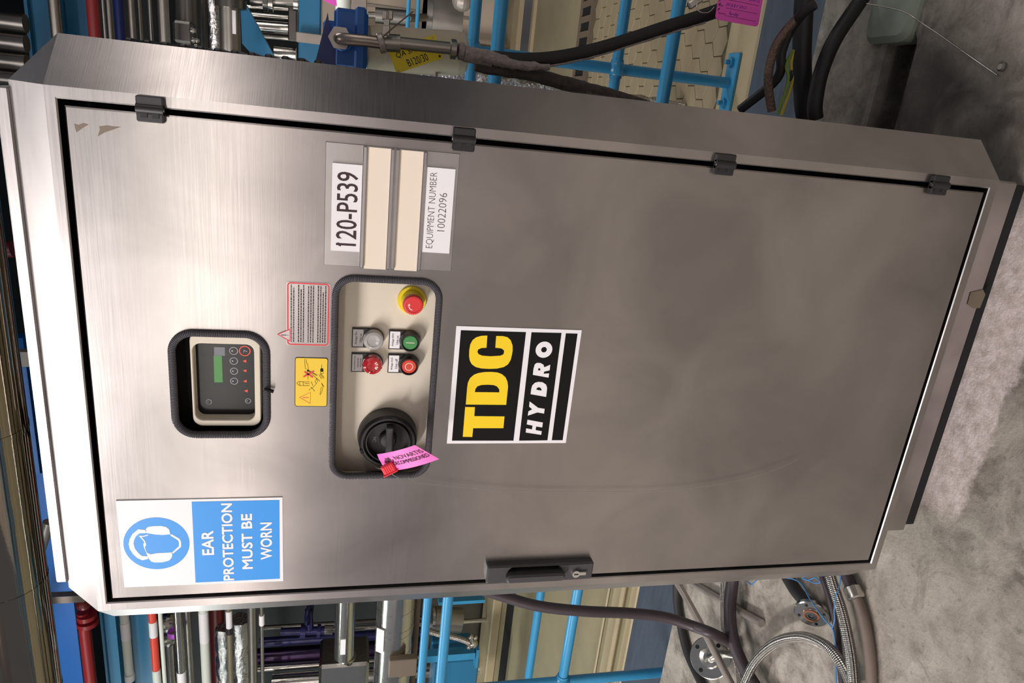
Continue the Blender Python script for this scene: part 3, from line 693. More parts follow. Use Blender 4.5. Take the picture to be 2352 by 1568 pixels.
# ---- company sign
m = MB(); m.plate([rect(0.2428, 0.6052, 0.4193, 0.7826)], -0.0022, 0.0016, 0)
ts = m.build('company_sign', M_LABEL, cab, 'square black, white and yellow company sign')
m = MB(); y = -0.0024
for pts in ([(0.24745,0.77586),(0.41360,0.77633),(0.41393,0.68551),(0.24706,0.68559)], [(0.24702,0.67718),(0.41395,0.67763),(0.41438,0.63429),(0.24740,0.63414)], [(0.24751,0.62754),(0.41408,0.62794),(0.41414,0.61069),(0.24744,0.61076)]):
    m.plate([pts], y, 0.0001, 0)
m.build('black_field', M_INK, ts)
m = MB(); y = -0.0026
m.plate([[(0.25370,0.76081),(0.30040,0.76115),(0.30024,0.74721),(0.28630,0.74687),(0.28596,0.70293),(0.26735,0.70270),(0.26734,0.74686),(0.25338,0.74704)]], y, 0.0, 0)
m.plate([[(0.30412,0.76060),(0.32990,0.76077),(0.33771,0.76033),(0.34423,0.75784),(0.34949,0.75282),(0.35220,0.74637),(0.35366,0.73797),(0.35411,0.72821),(0.35338,0.71953),(0.35090,0.71311),(0.34644,0.70770),(0.33995,0.70418),(0.33208,0.70249),(0.30409,0.70238)], [(0.32325,0.74933),(0.32811,0.74890),(0.33207,0.74643),(0.33411,0.74109),(0.33477,0.73254),(0.33438,0.72386),(0.33249,0.71873),(0.32793,0.71480),(0.32331,0.71422)]], y, 0.0, 0)
m.plate([[(0.40728,0.73928),(0.40664,0.74761),(0.40430,0.75457),(0.40005,0.75921),(0.39373,0.76178),(0.38493,0.76247),(0.37612,0.76185),(0.36982,0.76024),(0.36480,0.75716),(0.36084,0.75138),(0.35896,0.74332),(0.35855,0.73231),(0.35917,0.72133),(0.36170,0.71173),(0.36596,0.70599),(0.37248,0.70296),(0.38020,0.70192),(0.38660,0.70161),(0.39420,0.70253),(0.40169,0.70601),(0.40570,0.71070),(0.40723,0.71754),(0.40705,0.72697),(0.38997,0.72652),(0.38932,0.71818),(0.38689,0.71427),(0.38437,0.71341),(0.38052,0.71424),(0.37850,0.71833),(0.37727,0.73163),(0.37785,0.74381),(0.37999,0.74908),(0.38335,0.75106),(0.38679,0.75004),(0.38891,0.74602),(0.38962,0.73885)]], y, 0.0, 0)
m.build('yellow_letters', M_TDCY, ts)
m = MB()
m.plate([[(0.26041,0.66867),(0.26709,0.66877),(0.26542,0.65989),(0.27153,0.65969),(0.27346,0.66858),(0.28090,0.66839),(0.27641,0.64478),(0.26849,0.64474),(0.27015,0.65420),(0.26430,0.65429),(0.26248,0.64480),(0.25646,0.64486)]], y, 0.0, 0)
m.plate([[(0.28735,0.66873),(0.29419,0.66848),(0.29736,0.66319),(0.30167,0.66830),(0.30979,0.66846),(0.29974,0.65445),(0.29831,0.64470),(0.29077,0.64469),(0.29249,0.65488)]], y, 0.0, 0)
m.plate([[(0.32110,0.66835),(0.32859,0.66832),(0.33460,0.66748),(0.33863,0.66414),(0.34031,0.65925),(0.33975,0.65281),(0.33624,0.64727),(0.33160,0.64516),(0.32489,0.64485),(0.31707,0.64480)], [(0.32816,0.66088),(0.33031,0.66037),(0.33194,0.65826),(0.33171,0.65568),(0.32947,0.65337),(0.32666,0.65277)]], y, 0.0, 0)
m.plate([[(0.35085,0.66848),(0.36029,0.66856),(0.36684,0.66744),(0.36912,0.66456),(0.36897,0.65950),(0.36647,0.65478),(0.36259,0.65304),(0.36670,0.64478),(0.35817,0.64461),(0.35603,0.65249),(0.35273,0.65286),(0.35355,0.64480),(0.34693,0.64488)], [(0.35807,0.66187),(0.36044,0.66164),(0.36138,0.66011),(0.36024,0.65858),(0.35749,0.65838)]], y, 0.0, 0)
cO = (0.38898,0.65673)
m.plate([circ(cO[0], cO[1], 0.0121, 32), circ(cO[0], cO[1], 0.0041, 20)], y, 0.0, 0)
m.build('white_letters', M_LABEL, ts)

# ---- grey warning plate and yellow sticker
m = MB(); m.plate([rrect(0.3853, 0.9478, 0.4700, 1.0018, 0.003, 3)], -0.0014, 0.0008, 0)
wp = m.build('warning_plate', M_PLATE, cab, 'grey warning plate with red border and small print')
m = MB(); m.stroke(rrect(0.3868, 0.9497, 0.4686, 0.9996, 0.0035, 4), 0.0017, -0.0016, 0, None, True)
tri = [(0.39969,1.01166),(0.40718,0.99689),(0.39124,0.99687)]; m.plate([[(0.39965,1.01271),(0.40839,0.99583),(0.39009,0.99580)]], -0.0017, 0.0003, 2)
m.stroke(tri, 0.0019, -0.0019, 0, None, True); m.stroke([(0.39911,1.00798),(0.39910,1.00111)], 0.001, -0.0019, 1); m.plate([circ(*(0.39900,0.99954), 0.0006, 8)], -0.0019, 0.0, 1)
rows = [0.9955 - k * 0.0030 for k in range(15)]
for k, z in enumerate(rows):
    if k in (2, 6, 10): continue
    x = 0.3900; xe = 0.4665 - (random.uniform(0.0, 0.02) if k % 3 == 1 else 0)
    while x < xe:
        w = random.uniform(0.0010, 0.0042); m.stroke([(x, z), (min(x + w, xe), z)], 0.0014, -0.0016, 1); x += w + 0.0006
m.build('small_print', [M_REDI, M_INKM, M_PLATE], wp)
m = MB(); m.plate([rrect(0.2988, 0.9490, 0.3688, 0.9908, 0.003, 3)], -0.0012, 0.0006, 0); m.plate([rrect(0.2996, 0.9498, 0.3680, 0.9900, 0.0025, 3)], -0.0014, 0.0002, 1)
yw = m.build('warning_sticker', [M_INK, M_STKY], cab, 'yellow water jet warning sticker')
m = MB(); y = -0.0016
m.stroke([(0.31199,0.98470),(0.31978,0.97055),(0.30334,0.97105)], 0.0009, y, 0, None, True); m.stroke([(0.31190,0.98107),(0.31199,0.97290)], 0.0008, y, 0)
m.stroke([(0.34925,0.97871),(0.34112,0.96792)], 0.0022, y - .0001, 0); m.stroke([(0.34164,0.97996),(0.35022,0.96671)], 0.0022, y - .0001, 0)
for pl in ([(0.36670,0.97884),(0.36104,0.97815),(0.35983,0.97847),(0.35317,0.97733),(0.35264,0.97373),(0.35991,0.97488),(0.36073,0.97598),(0.36652,0.97646)], [(0.35201,0.97459),(0.34964,0.97130),(0.34431,0.96192)], [(0.35140,0.97459),(0.34343,0.96301)], [(0.35079,0.97458),(0.33573,0.95904)], [(0.33265,0.98841),(0.33465,0.98646),(0.33472,0.98210),(0.33418,0.97772),(0.33489,0.97224)], [(0.33265,0.98841),(0.33034,0.98644),(0.32913,0.98480),(0.32922,0.97878),(0.32932,0.97219)], [(0.33469,0.98428),(0.33197,0.98481),(0.32914,0.98403)], [(0.33501,0.97991),(0.33204,0.98044),(0.32921,0.97965)], [(0.33207,0.97825),(0.33217,0.97222)], [(0.33936,0.96350),(0.33501,0.96510),(0.33231,0.96341),(0.32692,0.96721),(0.32374,0.97214),(0.32187,0.97267)], [(0.33936,0.96350),(0.33568,0.96180),(0.33068,0.96449)], [(0.33328,0.95702),(0.32896,0.95507),(0.32272,0.95552),(0.31580,0.95820)], [(0.33328,0.95702),(0.32774,0.95338)], [(0.32769,0.95693),(0.31642,0.95876)], [(0.34496,0.96028),(0.33910,0.95688)], [(0.34620,0.95919),(0.33952,0.95446)], [(0.34684,0.95810),(0.34077,0.95360)], [(0.33492,0.97005),(0.32877,0.96778)], [(0.32749,0.97052),(0.32134,0.96548)], [(0.34953,0.97675),(0.34219,0.97691)], [(0.34957,0.97457),(0.33794,0.97392)], [(0.35946,0.95719),(0.35421,0.95711)]):
    m.stroke(pl, 0.00045, y, 1)
m.plate([[(0.35234,0.95873),(0.35419,0.95821),(0.35425,0.95547),(0.35243,0.95467),(0.34936,0.95484),(0.34928,0.95869)]], y, 0.0, 1); m.plate([[(0.35199,0.97568),(0.35144,0.97295),(0.34898,0.97402),(0.34980,0.97545)]], y, 0.0, 1)
m.stroke([(0.34893,0.95813),(0.34672,0.95810),(0.34678,0.95480),(0.34899,0.95483)], 0.0005, y, 1)
m.build('pictogram', [M_REDI, M_INK], yw)

# ================================================================== TAG ON THE SWITCH
def card(q, pts, th, mi, frame):
    q.plate([pts], 0.0, th, mi, frame=frame)
pt = thing('decommissioning_tag', 'pink card tag with red seal wired to the black rotary switch', 'tag', (0.2066,0.0000,0.8707))
def bent(bl, br, tl, bow):
    bl, br, tl = Vector(bl), Vector(br), Vector(tl); ex, ey = br - bl, tl - bl; nn = ex.cross(ey).normalized()
    return lambda u, v, d: tuple(bl + ex * u + ey * v + nn * (bow * 4 * u * (1 - u) - d))
tb = bent((0.2137,-0.0260,0.8648), (0.2488,-0.0580,0.8003), (0.2302,-0.0200,0.8831), 0.006)
m = MB(); G = 14
out = []
def tagpt(u, v): return tb(u, v, 0)
us = [i / G for i in range(G + 1)]; vs = []; fs = []
def vlim(u):  # corner cut near the wire and slanted far end
    lo, hi = 0.0, 1.28
    if u < 0.12: hi = 0.45 + (1.28 - 0.45) * u / 0.12
    return lo, hi
for i, u in enumerate(us):
    lo, hi = vlim(u); uu = u
    for j in range(5):
        v = lo + (hi - lo) * j / 4; vs.append(tagpt(uu * (1 - 0.10 * v) , v))
for i in range(G):
    for j in range(4): fs.append((i * 5 + j, (i + 1) * 5 + j, (i + 1) * 5 + j + 1, i * 5 + j + 1))
m.add(vs, fs, 0, True)
m.build('tag_card', M_PINK, pt)
def ontag(q, string, u0, u1, v0, v1, mi, bold=0.0):
    k0 = len(q.v); q.text(string, (0, 0, 0), (1, 0, 0), (0, 1, 0), mi, bold=bold, lift=(0, 0, 0))
    for i in range(k0, len(q.v)):
        x, yv, _ = q.v[i]; u = u0 + (u1 - u0) * x; v = v0 + (v1 - v0) * yv
        q.v[i] = tb(u * (1 - 0.10 * v), v, -0.0005)
m = MB(); ontag(m, 'NOVARTIS', 0.40, 0.97, 0.70, 0.96, 0); ontag(m, 'DECOMMISSIONED', 0.27, 0.97, 0.36, 0.60, 0, 0.006)
for k in range(4):
    p = [(0.06 + k * .045, 0.50 + .13 * k), (0.13 + k * .045, 0.36 + .13 * k), (0.155 + k * .045, 0.40 + .13 * k), (0.085 + k * .045, 0.55 + .13 * k)]
    m.add([tb(a * (1 - .1 * b), b, -0.0005) for a, b in p], [(0, 1, 2, 3)], 0)
for k in range(6):
    m.add([tb(0.05 + .018 * k, 0.08, -.0005), tb(0.058 + .018 * k, 0.08, -.0005), tb(0.058 + .018 * k, 0.26, -.0005), tb(0.05 + .018 * k, 0.26, -.0005)], [(0, 1, 2, 3)], 0)
fr = lambda x, z, d: tb(x * (1 - .1 * z), z, -0.0005)
m.stroke([(0.285 + 0.05 * math.cos(a), 0.74 + 0.15 * math.sin(a)) for a in [math.radians(170 + 20 * k) for k in range(11)]], 0.022, 0, 0, fr); m.stroke([(0.275, 0.72), (0.265, 0.93)], 0.016, 0, 0, fr); m.stroke([(0.295, 0.72), (0.30, 0.98)], 0.016, 0, 0, fr)
m.build('tag_print', M_INKM, pt)
c0 = Vector((0.2234,-0.0360,0.8657)); ex = (Vector((0.2136,-0.0360,0.8404)) - Vector((0.2202,-0.0360,0.8773))).normalized(); ez = V(0, -1, 0).cross(ex).normalized()
rotm = Matrix((( -ex.z if False else ex.x, 0, ez.x), (ex.y, 1, ez.y), (ex.z, 0, ez.z)))
m = MB(); m.box(c0, (0.0175, 0.006, 0.0135), 0, Matrix.Rotation(math.radians(62), 3, 'Y'), 0.0012)
for k in range(5): m.box(c0 + Matrix.Rotation(math.radians(62), 3, 'Y') @ V(-0.005 + k * .0028, -0.0033, 0), (0.0009, 0.001, 0.011), 0, Matrix.Rotation(math.radians(62), 3, 'Y'))
m.box(c0 + Matrix.Rotation(math.radians(62), 3, 'Y') @ V(-0.0003, 0, -0.0075), (0.021, 0.0085, 0.002), 0, Matrix.Rotation(math.radians(62), 3, 'Y'), 0.0006)
m.build('wire_seal', M_SEALR, pt)
m = MB(); m.tube([(0.2127,0.0120,0.8846), (0.2152,-0.0100,0.8846), (0.2202,-0.0300,0.8794), (0.2214,-0.0360,0.8668), (0.2125,-0.0360,0.8581), (0.1969,-0.0240,0.8381), (0.1820,-0.0120,0.7961), (0.1667,-0.0080,0.6778), (0.1617,-0.0080,0.5609), (0.1606,-0.0080,0.4530), (0.1680,-0.0080,0.3646), (0.1816,-0.0080,0.2905), (0.2021,-0.0080,0.2323), (0.2150,-0.0060,0.2063)], 0.00042, 6, 0, 8); m.build('seal_wire', M_WIRE, pt)

# ================================================================== RAILINGS
def railing(name, label, y, ztop, zmid, xs, r, posts, ballr, slope=(0, 0)):
    t = thing(name, label, 'railing', (xs[0] * .5 + xs[1] * .5, y, LZ), 'blue pipe railings behind the cabinet' if False else None)
    for (z, dz) in ((ztop, slope[0]), (zmid, slope[1])):
        q = MB(); q.tube([(xs[0], y, z + dz), (xs[1], y, z)], r, 16, 0, 1); q.build('rail', M_BLUE, t)
    for px in posts:
        k = (px - xs[0]) / (xs[1] - xs[0]); zt = ztop + slope[0] * (1 - k); zm = zmid + slope[1] * (1 - k)
        q = MB(); q.tube([(px, y, LZ + 0.012), (px, y, zt)], r, 16, 0, 1)
        for z in (zm, zt): q.ball((px, y, z), ballr, 0)
        q.cyl((px - ballr * .95, y, zm), (px + ballr * .95, y, zm), r * 1.18, 16)
        q.cyl((px - ballr * .95, y, zt), (px + ballr * .95, y, zt), r * 1.18, 16)
        q.build('post', M_BLUE, t)
        q = MB(); q.box((px, y, LZ + 0.022), (0.20, 0.075, 0.012), 0, None, 0.002)
        for sx in (-1, 1):
            q.lathe([(0.017, 0), (0.017, .012)], (px + sx * .068, y, LZ + .027), (0, 0, 1), 6, 0); q.cyl((px + sx * .068, y, LZ + .036), (px + sx * .068, y, LZ + .055), 0.008, 12)
        q.build('base_plate', M_BLUE, t)
    return t
YN = 1.085; YF = 1.53
railing('pipe_railing', 'blue two-rail pipe railing nearest to the back of the cabinet', YN, 0.557, 0.041, (-3.4, 3.2), 0.0185, (-1.337, 2.9), 0.031, (0.006, 0.075))
railing('pipe_railing', 'far blue pipe railing with base plate, behind the nearer one', YF, 0.550, 0.050, (-3.6, 3.4), 0.0185, (-2.95, 0.862), 0.031, (0.022, 0.03))

# ================================================================== FILTER, TAPPING PIPE AND HOSES (right of the cabinet)
FY = 0.86
flt = thing('water_filter', 'water filter with blue cap and pale bowl beside the cabinet', 'filter', (0.8029,0.8600,0.7858))
a = Vector((0.7951,0.8600,0.9016)); b = Vector((0.8103,0.8600,0.6724)); r = 0.0492; ax = (b - a).normalized(); h = (b - a).length
m = MB(); m.lathe([(r, 0), (r * 1.0, h * .80), (r * .985, h * .9), (r * .90, h * .97), (r * .72, h), (0.0001, h * 1.005)], a, ax, 40, 0); m.build('filter_bowl', M_BOWL, flt)
m = MB(); c = Vector((0.8065,0.8600,0.9367))
m.box(c, (0.122, 0.13, 0.072), 0, None, 0.008); m.box(c + V(0, 0, -.02), (0.134, 0.14, 0.024), 0, None, 0.005); m.box(c + V(0.0, 0, .045), (0.07, 0.08, 0.03), 0, None, 0.006)
m.lathe([(0.026, 0), (0.026, .03), (0.023, .034)], (0.8052,0.8000,0.9557), (0, -1, 0), 8, 0)
m.build('filter_cap', M_CAP, flt)
m = MB(); m.plate([[(0.74395,1.01237),(0.85504,0.98588),(0.81104,0.97963),(0.79459,0.97107),(0.74428,0.94491)]], 0.798, 0.004, 0); m.build('bracket', M_NAVY, flt)
m = MB(); m.tube([(0.7816,0.8400,0.7442), (0.7295,0.8400,0.7437)], 0.0045, 10, 0, 1); m.lathe([(0.012, 0), (0.012, .016)], (0.7863,0.8400,0.7435), (0, 0, 1), 6); m.build('drain_cock', M_PIPED, flt)
tp = thing('tapping_pipe', 'weathered steel elbow pipe with union, in front of the blue-capped filter', 'pipe', (0.8028,0.7000,0.8171))
rp = 0.0122
m = MB(); m.lathe([(rp * 2.0, 0), (rp * 2.0, .014)], (0.8042,0.7620,0.9586), (0, -1, 0), 6); m.build('hex_port', M_PIPED, tp)
m = MB(); m.tube([(0.8038,0.7600,0.9613), (0.8030,0.7450,0.9600), (0.8010,0.7150,0.9542), (0.8008,0.7050,0.9366), (0.8016,0.7000,0.9060), (0.8013,0.6950,0.8709)], rp * .97, 18, 0, 6); m.build('elbow_pipe', mat('tarnished_steel', (0.36, 0.30, 0.26, 1), 0.36, 1.0, 0.35, 18), tp)
m = MB(); m.ball((0.8026,0.6900,0.8641), rp * 1.36); m.cyl((0.8026,0.6900,0.8641), (0.8042,0.6900,0.8367), rp * 1.42, 24); m.build('elbow_socket', M_PIPED, tp)
m = MB(); m.cyl((0.8049,0.6900,0.8376), (0.8071,0.6900,0.7327), rp, 24); m.build('pipe_run', M_PIPED, tp)
m = MB(); axp = (Vector((0.8060,0.6900,0.7123)) - Vector((0.8060,0.6900,0.7345))); m.lathe([(rp * 1.2, 0), (rp * 1.62, .002), (rp * 1.62, .013), (rp * 1.2, .016)], (0.8061,0.6900,0.7336), axp, 6); m.build('union_nut', M_PIPED, tp)
m = MB(); m.lathe([(rp * 1.2, 0), (rp * 1.45, .002), (rp * 1.45, .012), (rp * 1.2, .014)], (0.8039,0.6900,0.7159), axp, 6); m.build('hose_nut', M_CRUST, tp)
hc = thing('pipe_clamp', 'steel wing clamp and cable tie fixed on the tapping pipe elbow', 'clamp', (0.8314,0.6600,0.8666))
m = MB(); cc = Vector((0.8006,0.6900,0.8746)); m.lathe([(rp * 1.55, -.006), (rp * 1.65, -.004), (rp * 1.65, .004), (rp * 1.55, .006)], cc, (0.35, 0.0, -1), 28, 0, True, False); m.build('clamp_band', M_LABEL if False else M_GALV, hc)
m = MB(); m.box((0.8241,0.6700,0.8659), (0.020, 0.012, 0.014), 0, None, .002); m.box((0.8387,0.6700,0.8657), (0.016, 0.010, 0.012), 0, None, .002); m.build('clamp_bolt', M_PIPED, hc)
m = MB(); m.box((0.8518,0.6700,0.8706), (0.018, 0.012, 0.010), 0, None, .002); m.box((0.8532,0.6700,0.8594), (0.018, 0.012, 0.010), 0, None, .002); m.cyl((0.8445,0.6700,0.8642), (0.8581,0.6700,0.8648), 0.004, 10); m.build('wing_nut', M_PIPED, hc)
m = MB(); m.tube([(0.8091,0.6550,0.8744), (0.8270,0.6500,0.8565), (0.8629,0.6400,0.8170)], 0.0014, 6, 0, 4); m.build('cable_tie', M_TAPE, hc)
# yellow sample tag
yt = thing('sample_tag', 'yellow engraved tag wired behind the tapping pipe', 'tag', (0.7899,0.7450,0.7992))
m = MB(); P0, P1, P2, P3 = [Vector(p) for p in ((0.7468,0.7450,0.8379), (0.7888,0.7450,0.7397), (0.8353,0.7450,0.7608), (0.7885,0.7450,0.8566))]
m.plate([[(p.x, p.z) for p in (P0, P1, P2, P3)]], 0.745, 0.002, 0); m.build('tag_plate', M_YEL, yt)
m = MB(); m.text('QA SAMPLE', (0.7758,0.7445,0.8385), (0.8084,0.7445,0.7676), (0.7875,0.7445,0.8428), 0, lift=(0, 0, 0)); m.text('B120/30', (0.7638,0.7445,0.8118), (0.7818,0.7445,0.7696), (0.7770,0.7445,0.8200), 0, lift=(0, 0, 0))
m.build('lettering', M_INK, yt)
for p, mt in (((0.8278,0.7445,0.7651), M_GALV), ((0.7526,0.7445,0.8336), M_GALV), ((0.7923,0.7445,0.7476), M_INK)):
    m = MB(); m.plate([circ(p[0], p[2], 0.0024, 12)], 0.7446, 0.0003, 0); m.build('eyelet', mt, yt)
m = MB(); m.tube([(0.7897,0.7450,0.8539), (0.7978,0.7000,0.8599), (0.7841,0.7000,0.8620), (0.7676,0.7000,0.8657), (0.7597,0.7000,0.8680)], 0.0006, 5, 0, 5); m.build('tag_wire', M_WIRE, yt)
# hoses
m = MB(); rr = 0.0166
m.tube([(0.8003,0.6900,0.7026), (0.7979,0.6900,0.6706), (0.7959,0.6850,0.6411)], rr, 18, 0, 6, True, None, 0.05)
o = m.build('hose_coupling', M_CRUST); tag(o, 'grey crusted hose coupling below the union of the tapping pipe', 'coupling')
hs = thing('black_hose', 'smooth black rubber hose curving from the crusted coupling to the pink tag', 'hose', (0.8392,0.7000,0.4294))
m = MB(); m.tube([(0.7984,0.6900,0.6442), (0.8018,0.6900,0.5756), (0.8132,0.6950,0.5073), (0.8357,0.7000,0.4289), (0.8695,0.7050,0.3404), (0.9074,0.7100,0.2510), (0.9403,0.7150,0.1697), (0.9732,0.7200,0.0980), (1.0354,0.7200,-0.0204)], 0.0149, 20, 0, 6); m.build('hose_body', M_RUB, hs)
m = MB(); m.tube([(0.7905,0.6820,0.5954), (0.7966,0.6840,0.5180), (0.8218,0.6900,0.4302), (0.8554,0.6950,0.3419), (0.8922,0.7000,0.2526), (0.9279,0.7050,0.1614)], 0.0022, 6, 0, 6, True, None, 0.4); m.build('white_edge', M_CRUST, hs, 'crusted white line along the hose')
m = MB(); m.tube([(0.7839,0.7000,0.6753), (0.7796,0.7000,0.6194), (0.7774,0.7200,0.5462), (0.7673,0.7500,0.4554), (0.7577,0.7900,0.3557), (0.7393,0.8200,0.2288), (0.7170,0.8300,0.1261)], 0.0152, 16, 0, 6, True, None, 0.09)
tag(m.build('perished_hose', M_ROT), 'cracked perished hose sagging behind the cabinet below the smooth hose', 'hose')
m = MB(); m.tube([(0.7997,0.6740,0.6641), (0.7934,0.6680,0.6271), (0.7902,0.6680,0.5794), (0.7936,0.6740,0.5184)], [0.012, 0.012, 0.010, 0.009, 0.006], 10, 0, 5, True, None, 0.25)
tag(m.build('torn_lagging', M_CRUST), 'torn grey lagging hanging from the crusted hose coupling', 'lagging')

# pink paper tag on the right
p2 = thing('inspection_tag', 'magenta card tag with handwriting hanging by the black hose', 'tag', (0.9525,0.6200,0.1278))
pa, pb, pc = Vector((0.9254,0.6200,0.1816)), Vector((0.9226,0.6200,0.0778)), Vector((1.0285,0.6200,0.1837)); exx = pb - pa; eyy = pc - pa
pf = lambda u, v, d: tuple(pa + exx * u + eyy * v + V(0, d, 0))
m = MB(); m.plate([rrect(0, 0, 1, 1, 0.07, 5)], 0.0, 0.0008, 0, frame=pf); m.build('tag_card', M_PINKB, p2)
m = MB(); PT = lambda px, py: None
def pin(px, py):  # pixel-free helper kept in card units
    return (px, py)
for v in (0.10, 0.245, 0.40, 0.56):
    m.stroke([(0.10 if v > .3 else 0.2, v), (0.93, v - .005)], 0.006, -0.0005, 0, pf)
for t, v in (('Signature:', 0.11), ('Date:', 0.255), ('Test description:', 0.40)):
    w = 0.018 * len(t); k0 = len(m.v); m.text(t, (0, 0, 0), (1, 0, 0), (0, 1, 0), 0, lift=(0, 0, 0))
    for i in range(k0, len(m.v)): x, yv, _ = m.v[i]; m.v[i] = pf(0.05 + w * x, v + 0.035 * yv, -0.0006)
def hand(t, u0, u1, v0, v1):
    k0 = len(m.v); m.text(t, (0, 0, 0), (1, 0, 0), (0, 1, 0), 1, shear=0.3, lift=(0, 0, 0))
    for i in range(k0, len(m.v)): x, yv, _ = m.v[i]; m.v[i] = pf(u0 + (u1 - u0) * x, v0 + (v1 - v0) * yv, -0.0006)
hand('05 JULY 2012', 0.20, 0.66, 0.27, 0.34); hand('AHA-SYSTEM-P539-EX0112', 0.08, 0.93, 0.455, 0.53); hand('10022 AHA-CDI-P539', 0.20, 0.90, 0.60, 0.67)
sq = [(0.30 + 0.012 * k, 0.15 + 0.05 * math.sin(k * 1.7) * (0.5 + 0.5 * math.cos(k * .5))) for k in range(18)]; m.stroke(sq, 0.010, -0.0006, 1, pf)
for k in range(6):
    m.plate([[(0.03, 0.16 + k * .09), (0.07, 0.20 + k * .09), (0.07, 0.235 + k * .09), (0.03, 0.195 + k * .09)]], -0.0005, 0.0, 0, frame=pf)
m.build('tag_writing', [M_INKM, M_INKB], p2)
m = MB(); m.tube([(0.9482,0.6200,0.1885), (0.9361,0.6150,0.2008), (0.9326,0.6100,0.2187), (0.9385,0.6100,0.2310), (0.9500,0.6100,0.2324), (0.9643,0.6200,0.2203)], 0.0011, 6, 0, 6); m.build('tag_wire', M_WIRE, p2)
m = MB(); m.box((0.9583,0.6600,0.2155), (0.034, 0.012, 0.016), 0, Matrix.Rotation(0.9, 3, 'Y'), 0.003); tag(m.build('hose_bracket', M_PIPE), 'steel clip on the black hose above the magenta tag', 'clip')

# black cables and conduit by the slab edge, right
def hose(name, label, cat, pts, r, mt, n=6, seg=14, vrep=None, jit=0.0, group=None):
    q = MB(); q.tube(pts, r, seg, 0, n, True, vrep, jit); o = q.build(name, mt); return tag(o, label, cat, group)
hose('cable_trunk', 'thick black cable rising straight behind the yellow-green wires', 'cable', [(1.0446,0.6500,-0.0272), (0.9420,0.6500,-0.0482), (0.8709,0.6500,-0.0650), (0.7794,0.6500,-0.0941), (0.7459,0.6500,-0.1101)], 0.0211, M_RUB)
hose('black_cable', 'black cable swinging across the floor right of the thick cable', 'cable', [(1.0434,0.6200,-0.1765), (0.9788,0.6000,-0.1305), (0.9107,0.5800,-0.0861), (0.8415,0.5700,-0.0657), (0.7778,0.5600,-0.0621), (0.7494,0.5600,-0.0722)], 0.0162, M_RUB)
hose('black_cable', 'black cable arching left of the thick cable', 'cable', [(0.9612,0.5000,0.0301), (0.9458,0.5200,0.0394), (0.9164,0.5600,0.0359), (0.8726,0.5600,0.0455), (0.8214,0.5700,0.0368), (0.7516,0.6400,0.0703)], 0.0102, M_RUB)
hose('braided_conduit', 'brown braided conduit bending down beside the slab edge', 'conduit', [(0.9510,0.5400,0.0263), (0.9195,0.5400,0.0529), (0.8811,0.5400,0.0738), (0.8337,0.5400,0.0784), (0.7915,0.5400,0.0680), (0.7534,0.5400,0.0512)], 0.0092, mat('brown_braid', rgb(120, 100, 90), 0.4, 0.6, 0.5, 120, 0.6, 200))
hose('earth_wire', 'yellow and green earth wire, upper strand, by the thick cable', 'wire', [(0.8799,0.5600,0.0191), (0.8493,0.5550,0.0196), (0.8237,0.5500,0.0131), (0.8017,0.5500,0.0126), (0.7609,0.5500,0.0181), (0.7472,0.5500,0.0199)], 0.0033, M_YG)
hose('earth_wire', 'green-yellow earth wire, lower strand tied beside its twin', 'wire', [(0.8791,0.5600,0.0189), (0.8476,0.5500,0.0340), (0.8240,0.5450,0.0259), (0.7959,0.5450,0.0260), (0.7642,0.5450,0.0307), (0.7488,0.5450,0.0321)], 0.0033, M_YGG)
m = MB(); m.lathe([(0.011, -.002), (0.012, 0), (0.011, .002)], (0.8282,0.5480,0.0198), (0, .2, 1), 14, 0, True, True); tag(m.build('wire_tie', M_BLACK), 'black tie round the yellow-green earth wires', 'tie')
# broken concrete at the gutter
m = MB()
for i, (px, py, s) in enumerate(((2015, 55, .07), (2040, 75, .05))):
    p = Vector((0.9517,0.5604,-0.1850)); 
m.plate([rrect(0.915, 0.46, 1.03, 0.60, 0.03, 5)], 0.0, 0.05, 0, frame=lambda x, y, d: (x, y, FZ + 0.02 - d), bev=0.012)
tag(m.build('concrete_plinth', mat('green_grey_concrete', rgb(150, 160, 146), 0.7, 0, 0.15, 30)), 'pale green-grey concrete block at the end of the floor gutter', 'block')
for k in range(26):
    x = random.uniform(0.56, 0.90); y = random.uniform(0.465, 0.535); s_ = random.uniform(0.006, 0.016)
    if k == 0: deb = MB()
    deb.box((x, y, FZ - 0.07), (s_ * 1.3, s_, s_), 0, Matrix.Rotation(random.uniform(0, 3), 3, 'Z') @ Matrix.Rotation(random.uniform(0, 1), 3, 'X'))
o = deb.build('rubble', mat('rubble_stone', rgb(120, 104, 88), 0.9, 0, 0.4, 60)); tag(o, 'loose rubble lying in the floor gutter', 'rubble'); o['kind'] = 'stuff'
m = MB(); pz = Vector((0.8594,0.2225,-0.1850)); m.lathe([(0.008, 0), (0.008, .006), (0.005, .008)], pz, (0, 0, 1), 12); tag(m.build('anchor_bolt', M_PIPED), 'small anchor bolt head in the concrete at right', 'bolt')
m = MB(); m.tube([(0.8461,0.2271,-0.1810), (0.8960,0.3335,-0.1810), (0.9415,0.4154,-0.1600), (0.9619,0.4359,-0.1200), (0.9679,0.4513,-0.0500)], 0.0012, 5, 0, 5); tag(m.build('thin_wire', M_WIRE), 'thin wire stretched over the dark stained concrete', 'wire')

